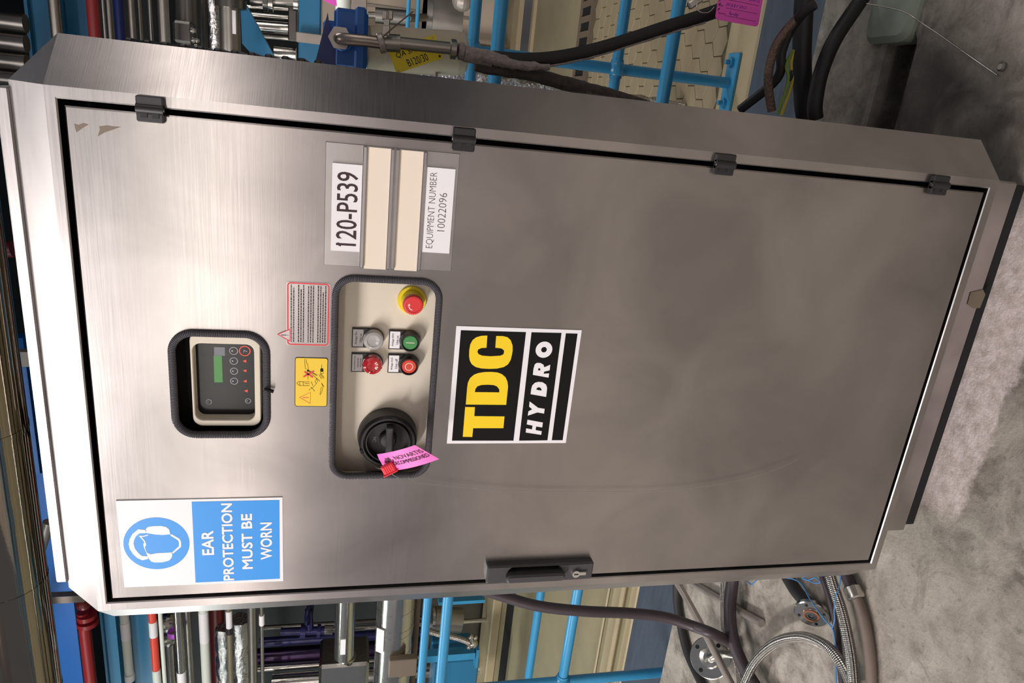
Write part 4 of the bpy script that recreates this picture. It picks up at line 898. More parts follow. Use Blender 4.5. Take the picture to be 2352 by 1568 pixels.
# ================================================================== HOSES AND FITTINGS ON THE SLAB (left of the cabinet)
hose('steel_rod', 'long grey tube lying across the flange and hoses', 'tube', [(-0.6469,0.8444,-0.1000), (-0.6528,0.7442,-0.1050), (-0.6745,0.6058,-0.1100), (-0.7186,0.4255,-0.1200), (-0.7338,0.3281,-0.1200)], 0.0107, M_GALV, 3)
hose('steel_rod', 'short grey tube ending near the coiled hoses', 'tube', [(-0.6962,0.8459,-0.1720), (-0.6225,0.6647,-0.1720), (-0.5267,0.4366,-0.1720)], 0.0106, M_GALV, 3)
hose('supply_hose', 'dark hose hanging from the cabinet across the railing to the floor', 'hose', [(-0.5034,0.6200,0.5900), (-0.5316,0.6000,0.4906), (-0.5495,0.5800,0.4030), (-0.5571,0.5600,0.2854), (-0.5659,0.5500,0.1495), (-0.5707,0.5300,0.0543), (-0.5776,0.5000,-0.0108), (-0.5736,0.4600,-0.0545), (-0.6766,0.5251,-0.1710)], 0.0147, M_PUR)
hose('black_hose', 'thick black hose bending down beside the round flange', 'hose', [(-0.4476,0.5744,-0.1520), (-0.5034,0.5616,-0.1480), (-0.5605,0.5324,-0.1380), (-0.6074,0.4842,-0.1300), (-0.6490,0.4320,-0.1380), (-0.6723,0.3499,-0.1500), (-0.6636,0.2583,-0.1600)], 0.0174, M_PUR)
hose('black_hose', 'black hose at the slab edge behind the grey tubes', 'hose', [(-0.6842,0.8893,-0.1680), (-0.7783,0.8534,-0.1680), (-0.8397,0.8008,-0.1680), (-0.8929,0.7232,-0.1680), (-0.9121,0.6175,-0.1680), (-0.9378,0.5276,-0.1680)], 0.0140, M_RUB)
hose('silver_hose', 'thin silver hose half hidden by the thick black hose', 'hose', [(-0.5130,0.6409,-0.1600), (-0.5790,0.5900,-0.1500), (-0.6791,0.5785,-0.1700), (-0.7190,0.5020,-0.1760), (-0.7910,0.4484,-0.1760)], 0.0065, M_BRAID, 6, 12, 160)
hose('braided_hose', 'braided steel hose curved in a loop on the concrete', 'hose', [(-0.7527,0.3881,-0.1200), (-0.6689,0.3894,-0.1300), (-0.5929,0.3842,-0.1450), (-0.4866,0.3267,-0.1400), (-0.4077,0.2565,-0.1400), (-0.3670,0.1891,-0.1400), (-0.3655,0.1425,-0.1450), (-0.3915,0.1088,-0.1550), (-0.4410,0.0848,-0.1680)], 0.0122, M_BRAID, 8, 18, 130)
hose('braided_hose', 'straight braided steel hose along the outer side of the loop', 'hose', [(-0.1982,0.2572,-0.1500), (-0.2305,0.2224,-0.1500), (-0.2651,0.1783,-0.1500), (-0.3041,0.1423,-0.1500), (-0.3461,0.1114,-0.1500), (-0.4083,0.0785,-0.1500)], 0.0122, M_BRAID, 8, 18, 130)
hose('black_hose', 'dark printed hose beside the straight braided hose', 'hose', [(-0.2414,0.2977,-0.1700), (-0.2732,0.2522,-0.1700), (-0.3148,0.2072,-0.1700), (-0.3698,0.1732,-0.1700), (-0.4237,0.1398,-0.1700), (-0.4878,0.1056,-0.1700)], 0.0080, M_PUR)
rh = thing('rubber_hose', 'brown-grey rubber hose with steel coupling, outermost on the floor', 'hose', (-0.2859,0.1200,-0.1700))
m = MB(); m.tube([(-0.2201,0.1700,-0.1680), (-0.2390,0.1456,-0.1680), (-0.2711,0.1164,-0.1680), (-0.3145,0.0885,-0.1680), (-0.3621,0.0658,-0.1680), (-0.4217,0.0439,-0.1680)], 0.0114, 18, 0, 6); m.build('hose_body', mat('grey_rubber', rgb(112, 98, 90), 0.5, 0, 0.15, 40), rh)
m = MB(); a = Vector((-0.2090,0.1851,-0.1640)); b = Vector((-0.2237,0.1606,-0.1640)); m.lathe([(0.017, 0), (0.0205, .003), (0.0205, (b - a).length - .003), (0.017, (b - a).length)], a, b - a, 6); m.build('coupling_nut', M_PIPE, rh)
m = MB(); m.tube([(-0.1937,0.2189,-0.1660), (-0.2027,0.2004,-0.1660), (-0.2124,0.1834,-0.1660)], 0.0135, 14, 0, 4); m.build('hose_tail', M_PUR, rh)
# flanges
fl = thing('pipe_flange', 'bright round steel flange lying beside the grey tubes', 'flange', (-0.7781,0.5805,-0.1500))
axf = V(0.50, -0.55, 0.67).normalized(); cF = Vector((-0.7546,0.5608,-0.1320))
m = MB(); m.lathe([(0.056, -.010), (0.058, -.009), (0.058, .000), (0.056, .001), (0.030, .001), (0.026, .010), (0.016, .012), (0.0001, .009)], cF, axf, 40); m.build('flange_disc', M_PIPE, fl)
e1 = axf.cross(V(0, 0, 1)).normalized(); e2 = axf.cross(e1)
for k in range(4):
    a = PI / 4 + k * PI / 2; pc_ = cF + (e1 * math.cos(a) + e2 * math.sin(a)) * 0.044
    m = MB(); m.cyl(pc_ + axf * .0005, pc_ + axf * .0018, 0.0060, 14); m.build('bolt_hole', M_DARK, fl)
m = MB(); m.tube([cF + axf * .005, cF + axf * .02 + V(.01, -.01, -.005), cF + V(.045, -.035, -.012), cF + V(.085, -.085, -.028)], 0.0115, 16, 0, 5, True, 130); m.build('hose_tail', M_PIPED, fl)
f2 = thing('flanged_pipe', 'black pipe with a steel flange facing up, alone on the concrete', 'flange', (-0.3481,0.2647,-0.1600))
cG = Vector((-0.3424,0.2559,-0.1500)); axg = V(-0.25, -0.72, 0.60).normalized()
m = MB(); m.lathe([(0.037, -.009), (0.039, -.008), (0.039, .000), (0.037, .002), (0.0185, .002), (0.017, .006), (0.013, .006), (0.012, .001), (0.0001, .001)], cG, axg, 40); m.build('flange_disc', M_PIPE, f2)
m = MB(); m.lathe([(0.0178, .0021), (0.0182, .0066), (0.0135, .0068)], cG, axg, 30, 0, True, False); m.build('gasket', M_RUST, f2, 'rusty ring')
m = MB(); m.lathe([(0.0128, .0030), (0.0128, .0058), (0.0065, .0066), (0.006, .004), (0.0001, .003)], cG, axg, 28); m.build('bore', M_RUB, f2)
e1 = axg.cross(V(0, 0, 1)).normalized(); e2 = axg.cross(e1)
for k in range(4):
    a = PI / 4 + k * PI / 2; pc_ = cG + (e1 * math.cos(a) + e2 * math.sin(a)) * 0.0290
    m = MB(); m.cyl(pc_ + axg * .001, pc_ + axg * .0028, 0.0036, 12); m.build('bolt_hole', M_DARK, f2)
m = MB(); m.tube([cG - axg * .006, cG - axg * .02, (-0.3407,0.3202,-0.1600), (-0.3356,0.3639,-0.1620), (-0.3186,0.4190,-0.1620)], 0.0155, 18, 0, 5); m.build('pipe_body', M_RUB, f2)
# blue twine
tw = thing('blue_twine', 'loose blue twine tangled over the hoses by the flanged pipe', 'twine', (-0.3453,0.2446,-0.1500))
m = MB(); m.tube([(-0.3175,0.3577,-0.1350), (-0.2905,0.3165,-0.1300), (-0.2736,0.2766,-0.1200), (-0.2737,0.2382,-0.1100), (-0.2788,0.2040,-0.1080), (-0.2922,0.1799,-0.1180), (-0.3036,0.1675,-0.1300), (-0.3367,0.1659,-0.1450), (-0.3641,0.1559,-0.1500), (-0.4048,0.1414,-0.1500), (-0.4511,0.1201,-0.1500)], 0.0017, 6, 0, 6); m.build('strand', M_TWINE, tw)
m = MB(); m.tube([(-0.3036,0.1675,-0.1300), (-0.2727,0.1570,-0.1200), (-0.2482,0.1612,-0.1150), (-0.2170,0.1676,-0.1150), (-0.1987,0.1766,-0.1250), (-0.1787,0.1868,-0.1300)], 0.0015, 6, 0, 6); m.build('strand', M_TWINE, tw)
m = MB(); m.tube([(-0.2635,0.3015,-0.1200), (-0.2523,0.2681,-0.1200), (-0.2419,0.2424,-0.1200), (-0.2267,0.2259,-0.1200), (-0.2291,0.2442,-0.1200), (-0.2502,0.2622,-0.1200), (-0.2587,0.2825,-0.1200), (-0.2257,0.2521,-0.1200), (-0.2104,0.2260,-0.1200)], 0.0015, 6, 0, 5); m.build('strand', M_TWINE, tw)
m = MB(); m.tube([(-0.4420,0.5254,-0.1500), (-0.4335,0.4931,-0.1400), (-0.4180,0.4599,-0.1300), (-0.4027,0.4508,-0.1300), (-0.3889,0.4435,-0.1300), (-0.3653,0.4340,-0.1300)], 0.0017, 6, 0, 5); tag(m.build('twine_end', M_TWINE), 'short end of dark blue cord above the thick black hose', 'cord')

# ================================================================== PLANT BEHIND, LEFT
def hpipe(name, label, cat, args, mt, cap=None, x0=None, x1=None, sub=()):
    y, z, r, a, b = args
    if x0 is not None: a = x0
    if x1 is not None: b = x1
    t = thing(name, label, cat, ((a + b) / 2, y, z))
    q = MB(); q.cyl((a, y, z), (b, y, z), r, 22); q.build('pipe_body', mt, t)
    for (nm, mt2, xa, xb, k) in sub:
        q = MB(); q.cyl((xa, y, z), (xb, y, z), r * k, 22); q.build(nm, mt2, t)
    return t
def hx_(p): return p[0]
# big polished ducts
for i, (off, lab) in enumerate(((0.60, 'large mirror-polished lagged duct running overhead at upper left'), (1.02, 'second polished duct above the large overhead duct'))):
    yb = 2.35; zc_ = 0.925 + 0.4355 * (yb + 0.888) + 0.19 + (0.42 if i else 0); rr_ = 0.19
    yb2 = yb + (0.15 if i else 0.0)
    t = thing('polished_duct', lab, 'duct', (-1.2, yb2, zc_))
    q = MB(); q.cyl((-4.8, yb2, zc_), (0.15, yb2, zc_), rr_, 36); q.build('cladding', M_MIRROR, t)
    for x in (-4.2, -3.3, -2.42, -1.72, -0.9):
        q = MB(); q.cyl((x - .012, yb2, zc_), (x + .012, yb2, zc_), rr_ * 1.012, 36); q.build('seam_band', M_MIRROR, t)
def beam(name, label, y, z0, z1, x0, x1, mt, d=0.12, flange=True):
    t = thing(name, label, 'beam', ((x0 + x1) / 2, y, (z0 + z1) / 2))
    q = MB(); q.box(((x0 + x1) / 2, y + d / 2, (z0 + z1) / 2), (x1 - x0, d * .3 if flange else d, z1 - z0), 0); q.build('web', mt, t)
    if flange:
        for z in (z0, z1):
            q = MB(); q.box(((x0 + x1) / 2, y + d / 2, z), (x1 - x0, d, 0.018), 0); q.build('flange', mt, t)
    return t
def zat(p): return p[2]
beam('steel_beam', 'deep blue beam beside the polished duct, upper left', 4.2, (-3.7453,4.2000,2.9754)[2], (-3.7289,4.2000,3.1612)[2], -7.2, -2.2, M_DEEP)
beam('steel_beam', 'pale steel blue beam under the red pipe', 4.6, (-4.1225,4.6000,2.8294)[2], (-4.1133,4.6000,2.9327)[2], -7.5, -2.4, M_TEAL)
m = MB(); pz0 = (-4.4132,4.9000,2.6308)[2]; pz1 = (-4.3845,4.9000,2.9553)[2]; m.box((-5.2, 4.95, (pz0 + pz1) / 2), (5.0, 0.08, pz1 - pz0), 0); m.box((-5.2, 4.90, pz0 + .02), (5.0, 0.04, .03), 0)
tag(m.build('sheet_guard', M_TEAL), 'flat steel blue panel behind the white and orange pipes', 'panel')
rp_ = hpipe('red_pipe', 'dull red pipe with a flange, under the deep blue beam', 'pipe', (3.900,2.7929,0.0415,-5.758,-1.688), M_RED, None, None, (-3.1861,3.9000,2.7765)[0])
q = MB(); cfl = Vector((-3.2385,3.9000,2.7691)); q.cyl(cfl + V(-.06, 0, 0), cfl + V(-.025, 0, 0), 0.072, 28); q.cyl(cfl + V(.0, 0, 0), cfl + V(.035, 0, 0), 0.066, 28); q.build('flange', M_RED, rp_)
q = MB(); q.ball(cfl + V(.15, -.03, 0), 0.05); q.build('end_bulb', M_MAROON, rp_)
wy = 3.3
hpipe('white_pipe', 'white lagged pipe with an open white end before the blue panel', 'pipe', (3.300,2.3170,0.0280,-4.948,-1.388), M_WHITE, None, (-3.2862,3.3000,2.2800)[0], None, (('end_sleeve', M_LABEL, (-3.2862,3.3000,2.2800)[0], (-3.2326,3.3000,2.2848)[0], 1.12), ('pipe_label', M_LABEL, (-2.9344,3.3000,2.3033)[0], (-2.7970,3.3000,2.3127)[0], 1.06)))
hpipe('orange_pipe', 'orange-red pipe with white label and white end', 'pipe', (3.200,2.1171,0.0246,-4.813,-1.338), M_ORANGE, None, None, None, (('white_sleeve', M_WHITE, (-3.5121,3.2000,2.1027)[0], (-3.1166,3.2000,2.1036)[0], 1.08), ('pipe_label', M_LABEL, (-2.8396,3.2000,2.1125)[0], (-2.7193,3.2000,2.1137)[0], 1.06)))
hpipe('thin_white_pipe', 'thin white pipe alongside the orange-red pipe', 'pipe', (3.150,2.0556,0.0129,-4.746,-1.313), M_WHITE)
hpipe('steel_pipe', 'stainless pipe right of the thin white pipe', 'pipe', (3.300,1.9884,0.0298,-4.948,-1.388), M_PIPE, None, None, None, (('pipe_label', M_LABEL, (-3.4732,3.3000,1.9881)[0], (-3.2403,3.3000,1.9835)[0], 1.05),))
hpipe('steel_pipe', 'dull stainless pipe tucked behind its brighter neighbour', 'pipe', (3.500,1.9756,0.0220,-5.218,-1.488), M_PIPED)
hpipe('white_pipe', 'white pipe with a long printed label, below the stainless pair', 'pipe', (3.200,1.8061,0.0294,-4.813,-1.338), M_WHITE, None, None, None, (('pipe_label', M_LABEL, (-2.9087,3.2000,1.8118)[0], (-2.6643,3.2000,1.8193)[0], 1.05),))
hpipe('maroon_pipe', 'dark maroon pipe behind the printed white pipe', 'pipe', (4.200,1.9194,0.0588,-6.163,-1.838), M_MAROON)
hpipe('olive_pipe', 'olive pipe with a white label and black band', 'pipe', (3.100,1.6298,0.0188,-4.678,-1.288), mat('olive_lagging', rgb(128, 122, 100), 0.5, 0.3), None, None, None, (('pipe_label', M_LABEL, (-2.7204,3.1000,1.6290)[0], (-2.5872,3.1000,1.6310)[0], 1.06), ('black_band', M_BLACK, (-2.7701,3.1000,1.6275)[0], (-2.7239,3.1000,1.6291)[0], 1.15)))
def foil(name, label, px, py0, py1, y, d):
    pass
t = thing('foil_lagged_pipe', 'pipe wrapped in crumpled silver foil between olive and steel pipes', 'pipe', (-3.3997,3.6000,1.6339))
for (p0, p1, r0) in (((-3.2321,3.7000,1.7812), (-4.0850,3.7000,1.7786), 0.055), ((-3.0767,3.6000,1.6398), (-3.9962,3.6000,1.6325), 0.068)):
    q = MB(); a, b = Vector(p0), Vector(p1); pts = [a.lerp(b, k / 22) for k in range(23)]
    q.tube(pts, r0, 16, 0, 1, True, None, 0.14); q.build('foil_wrap', M_FOIL, t)
hpipe('steel_pipe', 'smooth dull steel pipe right of the crumpled foil', 'pipe', (3.200,1.5017,0.0299,-4.813,-1.338), M_PIPED)
hpipe('thin_pipe', 'pencil-thin steel pipe with a white tape flag', 'pipe', (3.100,1.4267,0.0117,-4.678,-1.288), M_PIPED, None, None, None, (('tape_flag', M_LABEL, (-2.7152,3.1000,1.4276)[0], (-2.6373,3.1000,1.4268)[0], 1.5),))
# fitting with a purple ring
t = thing('steam_trap', 'shiny steel fitting with a purple tag behind the thin white pipe', 'fitting', (-3.0773,3.6000,2.1359))
q = MB(); q.ball((-3.0698,3.6000,2.1326), 0.075); q.ball((-3.2142,3.6000,2.1340), 0.06); q.cyl((-3.2339,3.6000,2.1349), (-3.7643,3.6000,2.1370), 0.035, 16); q.build('trap_body', M_PIPE, t)
q = MB(); q.lathe([(0.045, -.02), (0.05, 0), (0.045, .02)], (-3.0114,3.4200,2.0438), (1, 0, .1), 20, 0, True, False); q.build('purple_tag', mat('purple_plastic', rgb(190, 80, 214), 0.5), t)
# vertical tubes and valve
def vpipe(name, label, px0, px1, py, y, d, mt, cat='pipe', dy=0):
    pass
VT = (('dark vertical tube nearest the foil-lagged pipe, upper of the dark group', (-3.6777,4.2000,1.5561), (-3.6930,4.2000,1.2505), 0.0186, M_PIPEK), ('dark blue vertical tube below the indigo valve', (-3.8313,4.2000,1.5859), (-3.8465,4.2000,1.0855), 0.0413, M_VALVE),
      ('purple-tinted vertical vessel among the tubes', (-3.9690,4.2000,1.6089), (-3.9959,4.2000,1.0091), 0.0681, mat('purple_vessel', rgb(54, 36, 70), 0.2, 0.6)), ('bright narrow vertical tube left of the purple-tinted vessel', (-4.0019,4.1000,1.5971), (-4.0364,4.1000,1.0050), 0.0261, M_PIPE),
      ('wide bright vertical tube next to the steel tank', (-4.0674,4.0000,1.4639), (-4.0990,4.0000,0.9823), 0.0707, M_PIPE))
for lab, a, b, r, mt in VT:
    q = MB(); q.cyl((b[0], b[1], LZ + (0.60 if b[1] > 4.05 else 0.08)), (b[0], b[1], a[2]), r, 22); tag(q.build('vertical_tube', mt), lab, 'pipe')
t = thing('indigo_valve', 'indigo valve body with handwheel among the dark tubes', 'valve', (-3.4511,3.9000,1.2312))
q = MB(); q.cyl((-3.4821,3.9000,1.3828), (-3.4970,3.9000,1.0427), 0.0318, 20); q.cyl((-3.4903,3.9000,1.2310), (-3.4937,3.9000,1.1902), 0.0531, 20); q.cyl((-3.4966,3.9000,1.1012), (-3.4989,3.9000,1.0737), 0.0531, 20); q.build('valve_body', M_VALVE, t)
q = MB(); q.tube([(-3.4833,3.9000,1.1561), (-3.2835,3.9000,1.1683)], 0.03, 14, 0, 1); q.lathe([(0.09, -.012), (0.10, 0), (0.09, .012)], (-3.3012,3.8800,1.1636), (0, .25, 1), 24); q.build('handwheel', M_VALVE, t)
q = MB(); q.cyl((-3.4926,3.9000,1.0428), (-3.4980,3.9000,0.9770), 0.0389, 20); e_ = Vector((-3.4980,3.9000,0.9770)); q.cyl((e_.x, e_.y, LZ + .08), e_, 0.02, 14); q.build('end_nipple', M_PIPE, t)
hp_ = hpipe('capped_pipe', 'stainless pipe stub with a rounded end and white label', 'pipe', (3.200,0.8856,0.0706,-4.813,-1.338), M_PIPE, None, (-3.1180,3.2000,0.8711)[0], (-2.4627,3.2000,0.9027)[0])
q = MB(); e = Vector((-3.1180,3.2000,0.8711)); q.dome(e, (-1, 0, 0), 0.0706, 0.05); q.build('rounded_end', M_PIPE, hp_)
q = MB(); q.cyl(e, e + V(-.16, .1, -.02), 0.03, 16); q.build('neck', M_PIPE, hp_)
q = MB(); c = Vector((-2.9730,3.2000,0.8959)); rr_ = 0.0706; q.box(c + V(0, -rr_ - .002, 0.0), (0.13, 0.006, 0.035), 0); q.build('pipe_label', M_LABEL, hp_)
q = MB(); p = Vector((-3.4003,3.3000,0.8805)); q.box(p + V(-.1, .12, 0), (0.46, 0.3, 0.36), 0, None, 0.02); tag(q.build('steel_tank', M_PIPE), 'shiny square steel tank below the rounded pipe stub', 'tank')
t = hpipe('insulated_pipe', 'large stainless clad pipe with ring joints and a bracket', 'pipe', (2.600,0.5959,0.1123,-4.003,-1.038), M_PIPE)
ri = 0.1123
for py in (1390, 1428, 1442, 1480, 1530):
    c = Vector((-2.4328,2.6000,0.5959)); xx = {1390: (-2.2045,2.6000,0.6069)[0], 1428: (-2.3274,2.6000,0.6010)[0], 1442: (-2.3733,2.6000,0.5988)[0], 1480: (-2.5063,2.6000,0.5924)[0], 1530: (-2.6695,2.6000,0.5845)[0]}[py]
    q = MB(); q.cyl((xx - .008, c.y, c.z), (xx + .008, c.y, c.z), ri * 1.012, 30); q.build('ring_joint', M_PIPE, t)
q = MB(); c = Vector((-2.5441,2.6000,0.5451)); q.box(c + V(0, -ri - .015, 0), (0.13, 0.05, 0.165), 0, None, 0.004); q.build('bracket', M_BROWN, t)
q = MB(); c = Vector((-2.3860,2.6000,0.6847)); q.box(c + V(0, -ri * .75, 0), (0.17, 0.006, 0.05), 0, Matrix.Rotation(-0.6, 3, 'X')); q.build('pipe_label', M_LABEL, t)
hpipe('brown_pipe', 'dark brown pipe right under the large clad pipe', 'pipe', (2.700,0.4497,0.0181,-4.138,-1.088), M_BROWN)
# between the railings
t = thing('steel_canister', 'dull steel canister behind the railing uprights, left', 'canister', (-2.8958,3.3000,0.1385))
q = MB(); q.cyl((-2.9271,3.3000,0.2465), (-2.9588,3.3000,0.0420), 0.0908, 28); q.build('canister_body', M_PIPED, t)
q = MB(); q.cyl((-2.9256,3.3000,0.2659), (-2.9271,3.3000,0.2465), 0.0973, 28); q.build('canister_rim', M_PIPE, t)
q = MB(); q.box((-2.5270,3.0000,0.1127), (0.025, 0.05, 0.32), 0); tag(q.build('blue_upright', M_BLUE), 'short blue upright at the cabinet edge above the canister', 'upright')
q = MB(); q.box((-2.9868,3.0000,0.1535), (0.055, 0.07, 0.34), 0); q.box((-3.0159,3.0000,-0.0334), (0.16, 0.07, 0.02), 0); tag(q.build('blue_stand', M_BLUE), 'blue steel stand on the lower floor behind the railing', 'stand')
q = MB(); q.box((-3.4589,3.6000,0.0418), (0.16, 0.08, 0.32), 0, None, .01); tag(q.build('blue_cover', M_TEAL), 'dark blue cover plate behind the blue stand', 'cover')
q = MB(); q.box((-3.4977,3.3000,0.0601), (0.5, 0.2, 0.34), 0, None, .01); tag(q.build('blue_casing', M_TEAL), 'steel blue machine casing at the photo edge beside the stand', 'casing')
t = thing('braided_sample_hose', 'thin braided hose with a chrome valve by the canister', 'hose', (-2.7364,2.9000,0.1700))
q = MB(); q.tube([(-2.6655,2.9000,0.3670), (-2.7092,2.9000,0.2760), (-2.7438,2.9000,0.1695), (-2.7803,2.9000,0.0884), (-2.8145,2.9000,0.0370)], 0.020, 12, 0, 5, True, 60); q.build('hose_body', M_BRAID, t)
q = MB()
for (px, py, r) in ((0, 0, .03),): pass
q.ball((-2.8118,2.9000,0.0251), 0.034); q.ball((-2.7361,2.8800,0.0498), 0.02); q.ball((-2.7464,2.8800,0.0157), 0.016); q.ball((-2.8205,2.8800,0.0578), 0.018); q.cyl((-2.8118,2.9000,0.0251), (-2.7287,2.8800,0.0505), 0.013, 12); q.build('chrome_valve', M_PIPE, t)
m = MB(); m.box((-5.0, 4.36, LZ + .30), (4.6, 0.5, 0.6), 0); tag(m.build('machine_base', M_PIPEK), 'dark machine base behind the railings at left', 'machine')
m = MB(); m.box((-3.9, 3.9, LZ + .04), (3.0, 0.35, 0.08), 0, None, .01); tag(m.build('machine_kerb', M_KERB), 'beige concrete kerb at the foot of the machines, left', 'kerb')
# dark racks behind
m = MB(); m.box((-5.4, 5.6, 1.2), (5.0, 0.5, 3.4), 0); tag(m.build('equipment_rack', M_RACK), 'dark equipment rack far behind the pipes at left', 'rack')
u_ = Vector((-2.4967,3.2000,2.4958)); m = MB(); m.box((u_.x, u_.y, (u_.z + 4.1) / 2), (0.05, 0.05, 4.1 - u_.z), 0); tag(m.build('pale_upright', M_GALV), 'pale grey upright between duct and cabinet corner', 'upright')
m = MB(); m.box((-2.4577,4.6000,3.2069), (0.28, 0.1, 0.55), 0); tag(m.build('blue_column', M_DEEP), 'deep blue column glimpsed above the cabinet lid', 'column')
m = MB(); m.box((-1.5407,4.0000,3.1111), (1.0, 0.1, 0.26), 0); tag(m.build('sheet_guard', M_DEEP), 'deep blue panel above the middle of the lid', 'panel')
m = MB(); m.tube([(-3.9829,3.6000,3.4146), (-2.2020,3.6000,2.8170)], 0.035, 12, 0, 1); tag(m.build('pale_strut', M_GALV), 'pale slanted strut above the lid', 'strut')
m = MB(); u_ = Vector((-1.1187,3.8000,2.8436)); m.box((u_.x, u_.y, (u_.z + 4.1) / 2), (0.10, 0.06, 4.1 - u_.z), 0); tag(m.build('pipe_hanger', M_GALV), 'grey pipe hanger above the middle of the lid', 'hanger')
m = MB(); m.tube([(-0.4302,3.8000,3.0020), (-0.4166,3.8000,2.9083)], 0.05, 14, 0, 1); tag(m.build('maroon_valve', M_MAROON), 'maroon pipe end above the lid, right of the hanger', 'pipe')

# ================================================================== PLANT BEHIND, RIGHT
for i, (py, d, lab) in enumerate(((38, 40, 'thick dark vertical pipe at the top right corner'), (85, 44, 'second dark vertical pipe beside the corner'), (130, 38, 'third dark vertical pipe beside the corner'), (170, 40, 'dark vertical pipe nearest the cabinet corner'))):
    y = 3.4; a = {0: (0.8478,3.4000,2.8200), 1: (0.7523,3.4000,2.8322), 2: (0.6595,3.4000,2.8440), 3: (0.5715,3.4000,2.8552)}[i]; b = {0: (0.8769,3.4000,2.5534), 1: (0.7744,3.4000,2.5603), 2: (0.6786,3.4000,2.5664), 3: (0.5855,3.4000,2.5722)}[i]
    q = MB(); q.cyl((a[0], y, a[2]), (a[0], y, b[2]), 0.045, 22); tag(q.build('vertical_pipe', M_PIPEK), lab, 'pipe', 'dark vertical pipes at the top right')
beam('steel_beam', 'dark steel blue beam under the corner pipes, right', 4.2, (0.8758,4.2000,2.7354)[2], (0.8620,4.2000,2.8484)[2], -1.3, 5.0, M_TEAL)
beam('steel_beam', 'second dark blue beam between grey and maroon pipes', 4.4, (0.9090,4.4000,2.5883)[2], (0.8924,4.4000,2.7252)[2], -1.3, 5.0, M_TEAL)
hpipe('steel_pipe', 'plain grey-brown pipe at the cabinet top corner, right', 'pipe', (3.000,2.2776,0.0241,-1.200,4.399), M_PIPED)
hpipe('maroon_pipe', 'maroon pipe, second along the cabinet top edge', 'pipe', (3.000,2.1168,0.0274,-1.200,4.399), M_MAROON)
hpipe('thin_pipe', 'thin bright steel pipe beside the maroon one', 'pipe', (3.000,2.0743,0.0071,-1.200,4.399), M_PIPE)
hpipe('steel_pipe', 'dull steel pipe behind the thin bright pipe', 'pipe', (3.300,2.1350,0.0154,-1.200,4.684), M_PIPED)
hpipe('navy_pipe', 'navy blue pipe between two dull steel pipes', 'pipe', (3.600,2.1743,0.0259,-1.200,4.969), M_NAVY)
hpipe('steel_pipe', 'pinkish steel pipe right of the navy pipe', 'pipe', (3.200,2.0077,0.0162,-1.200,4.589), M_PIPED)
hpipe('thin_pipe', 'thin steel pipe in the dark gap', 'pipe', (3.400,2.0213,0.0102,-1.200,4.779), M_PIPED)
hpipe('thin_pipe', 'slim bright pipe just above the wide plain pipe', 'pipe', (3.200,1.9232,0.0097,-1.200,4.589), M_PIPE)
hpipe('steel_pipe', 'wide plain steel pipe near the dark valve cluster', 'pipe', (2.900,1.7921,0.0242,-1.200,4.304), M_PIPED)
t = thing('valve_cluster', 'dark valve cluster with bright nuts between wide pipes', 'valve', (0.8986,3.2000,1.7508))
q = MB(); q.cyl((1.0589,3.2000,1.7441), (0.7555,3.2000,1.7485), 0.06, 18); q.box((0.8830,3.1200,1.7510), (0.10, 0.10, 0.09), 0, None, .012); q.build('valve_body', M_PIPEK, t)
for p, r in (((0.8954,3.0800,1.7067), .018), ((0.8522,3.0800,1.7044), .016), ((0.8524,3.0800,1.6865), .013), ((0.8217,3.0800,1.6937), .015)):
    q = MB(); q.ball(p, r); q.build('nut', M_PIPE, t)
hpipe('olive_pipe', 'olive grey pipe behind the dark valve cluster', 'pipe', (3.400,1.7166,0.0207,-1.200,4.779), M_PIPEK)
t = thing('foil_lagged_pipe', 'grey foil wrapped pipe next to the big flanged pipe', 'pipe', (0.9225,3.0000,1.5944))
q = MB(); a, b = Vector((1.0932,3.0000,1.5949)), Vector((0.6870,3.0000,1.5838)); q.tube([a.lerp(b, k / 20) for k in range(21)], 0.027, 14, 0, 1, True, None, 0.13); q.build('foil_wrap', M_FOIL, t)
t = hpipe('flanged_steel_pipe', 'big brownish steel pipe with flange and narrow white label', 'pipe', (2.900,1.5061,0.0471,-1.200,4.304), M_PIPED)
q = MB(); c = Vector((1.0235,2.9000,1.4999)); rr_ = 0.0471; q.cyl(c + V(-.02, 0, 0), c + V(.02, 0, 0), rr_ * 1.5, 28); q.build('flange', M_PIPEK, t)
q = MB(); c = Vector((0.9419,2.9000,1.4807)); q.box(c + V(0, -rr_ * .9, 0), (0.10, 0.006, 0.014), 0, Matrix.Rotation(.4, 3, 'X')); q.build('pipe_label', M_LABEL, t)
m = MB(); m.plate([[(1.07583,1.54230),(1.07547,1.51116),(0.81676,1.35939),(0.80927,1.46553),(0.87951,1.53721)]], 3.5, 0.05, 0); tag(m.build('diagonal_brace', M_TEAL), 'dark steel blue diagonal brace beside the big flanged pipe', 'brace')
bank = thing('tube_bank', 'bank of bright vertical tubes held by a dark clamp beside the brace', 'pipes', (1.0146,4.0000,1.4690))
for a, b, r in (((1.1109,4.0000,1.5930), (1.1259,4.0000,1.3212), 0.0119), ((1.0666,4.0000,1.5814), (1.0769,4.0000,1.3211), 0.0173), ((1.0041,3.9500,1.5633), (1.0145,3.9500,1.3169), 0.0343), ((0.9542,4.0000,1.5203), (0.9592,4.0000,1.3105), 0.0148), ((0.8662,4.0000,1.4191), (0.8659,4.0000,1.2895), 0.0461)):
    q = MB(); q.cyl(a, b, r, 22); q.build('vertical_tube', M_PIPE, bank)
m = MB(); m.box((1.0361,3.7500,1.2886), (0.2, 0.08, 0.05), 0, None, .006); m.build('clamp_block', M_PIPEK, bank)
bm = thing('steel_beam', 'light steel blue beam right of the bright tubes', 'beam', (0.9833,3.4000,1.1679))
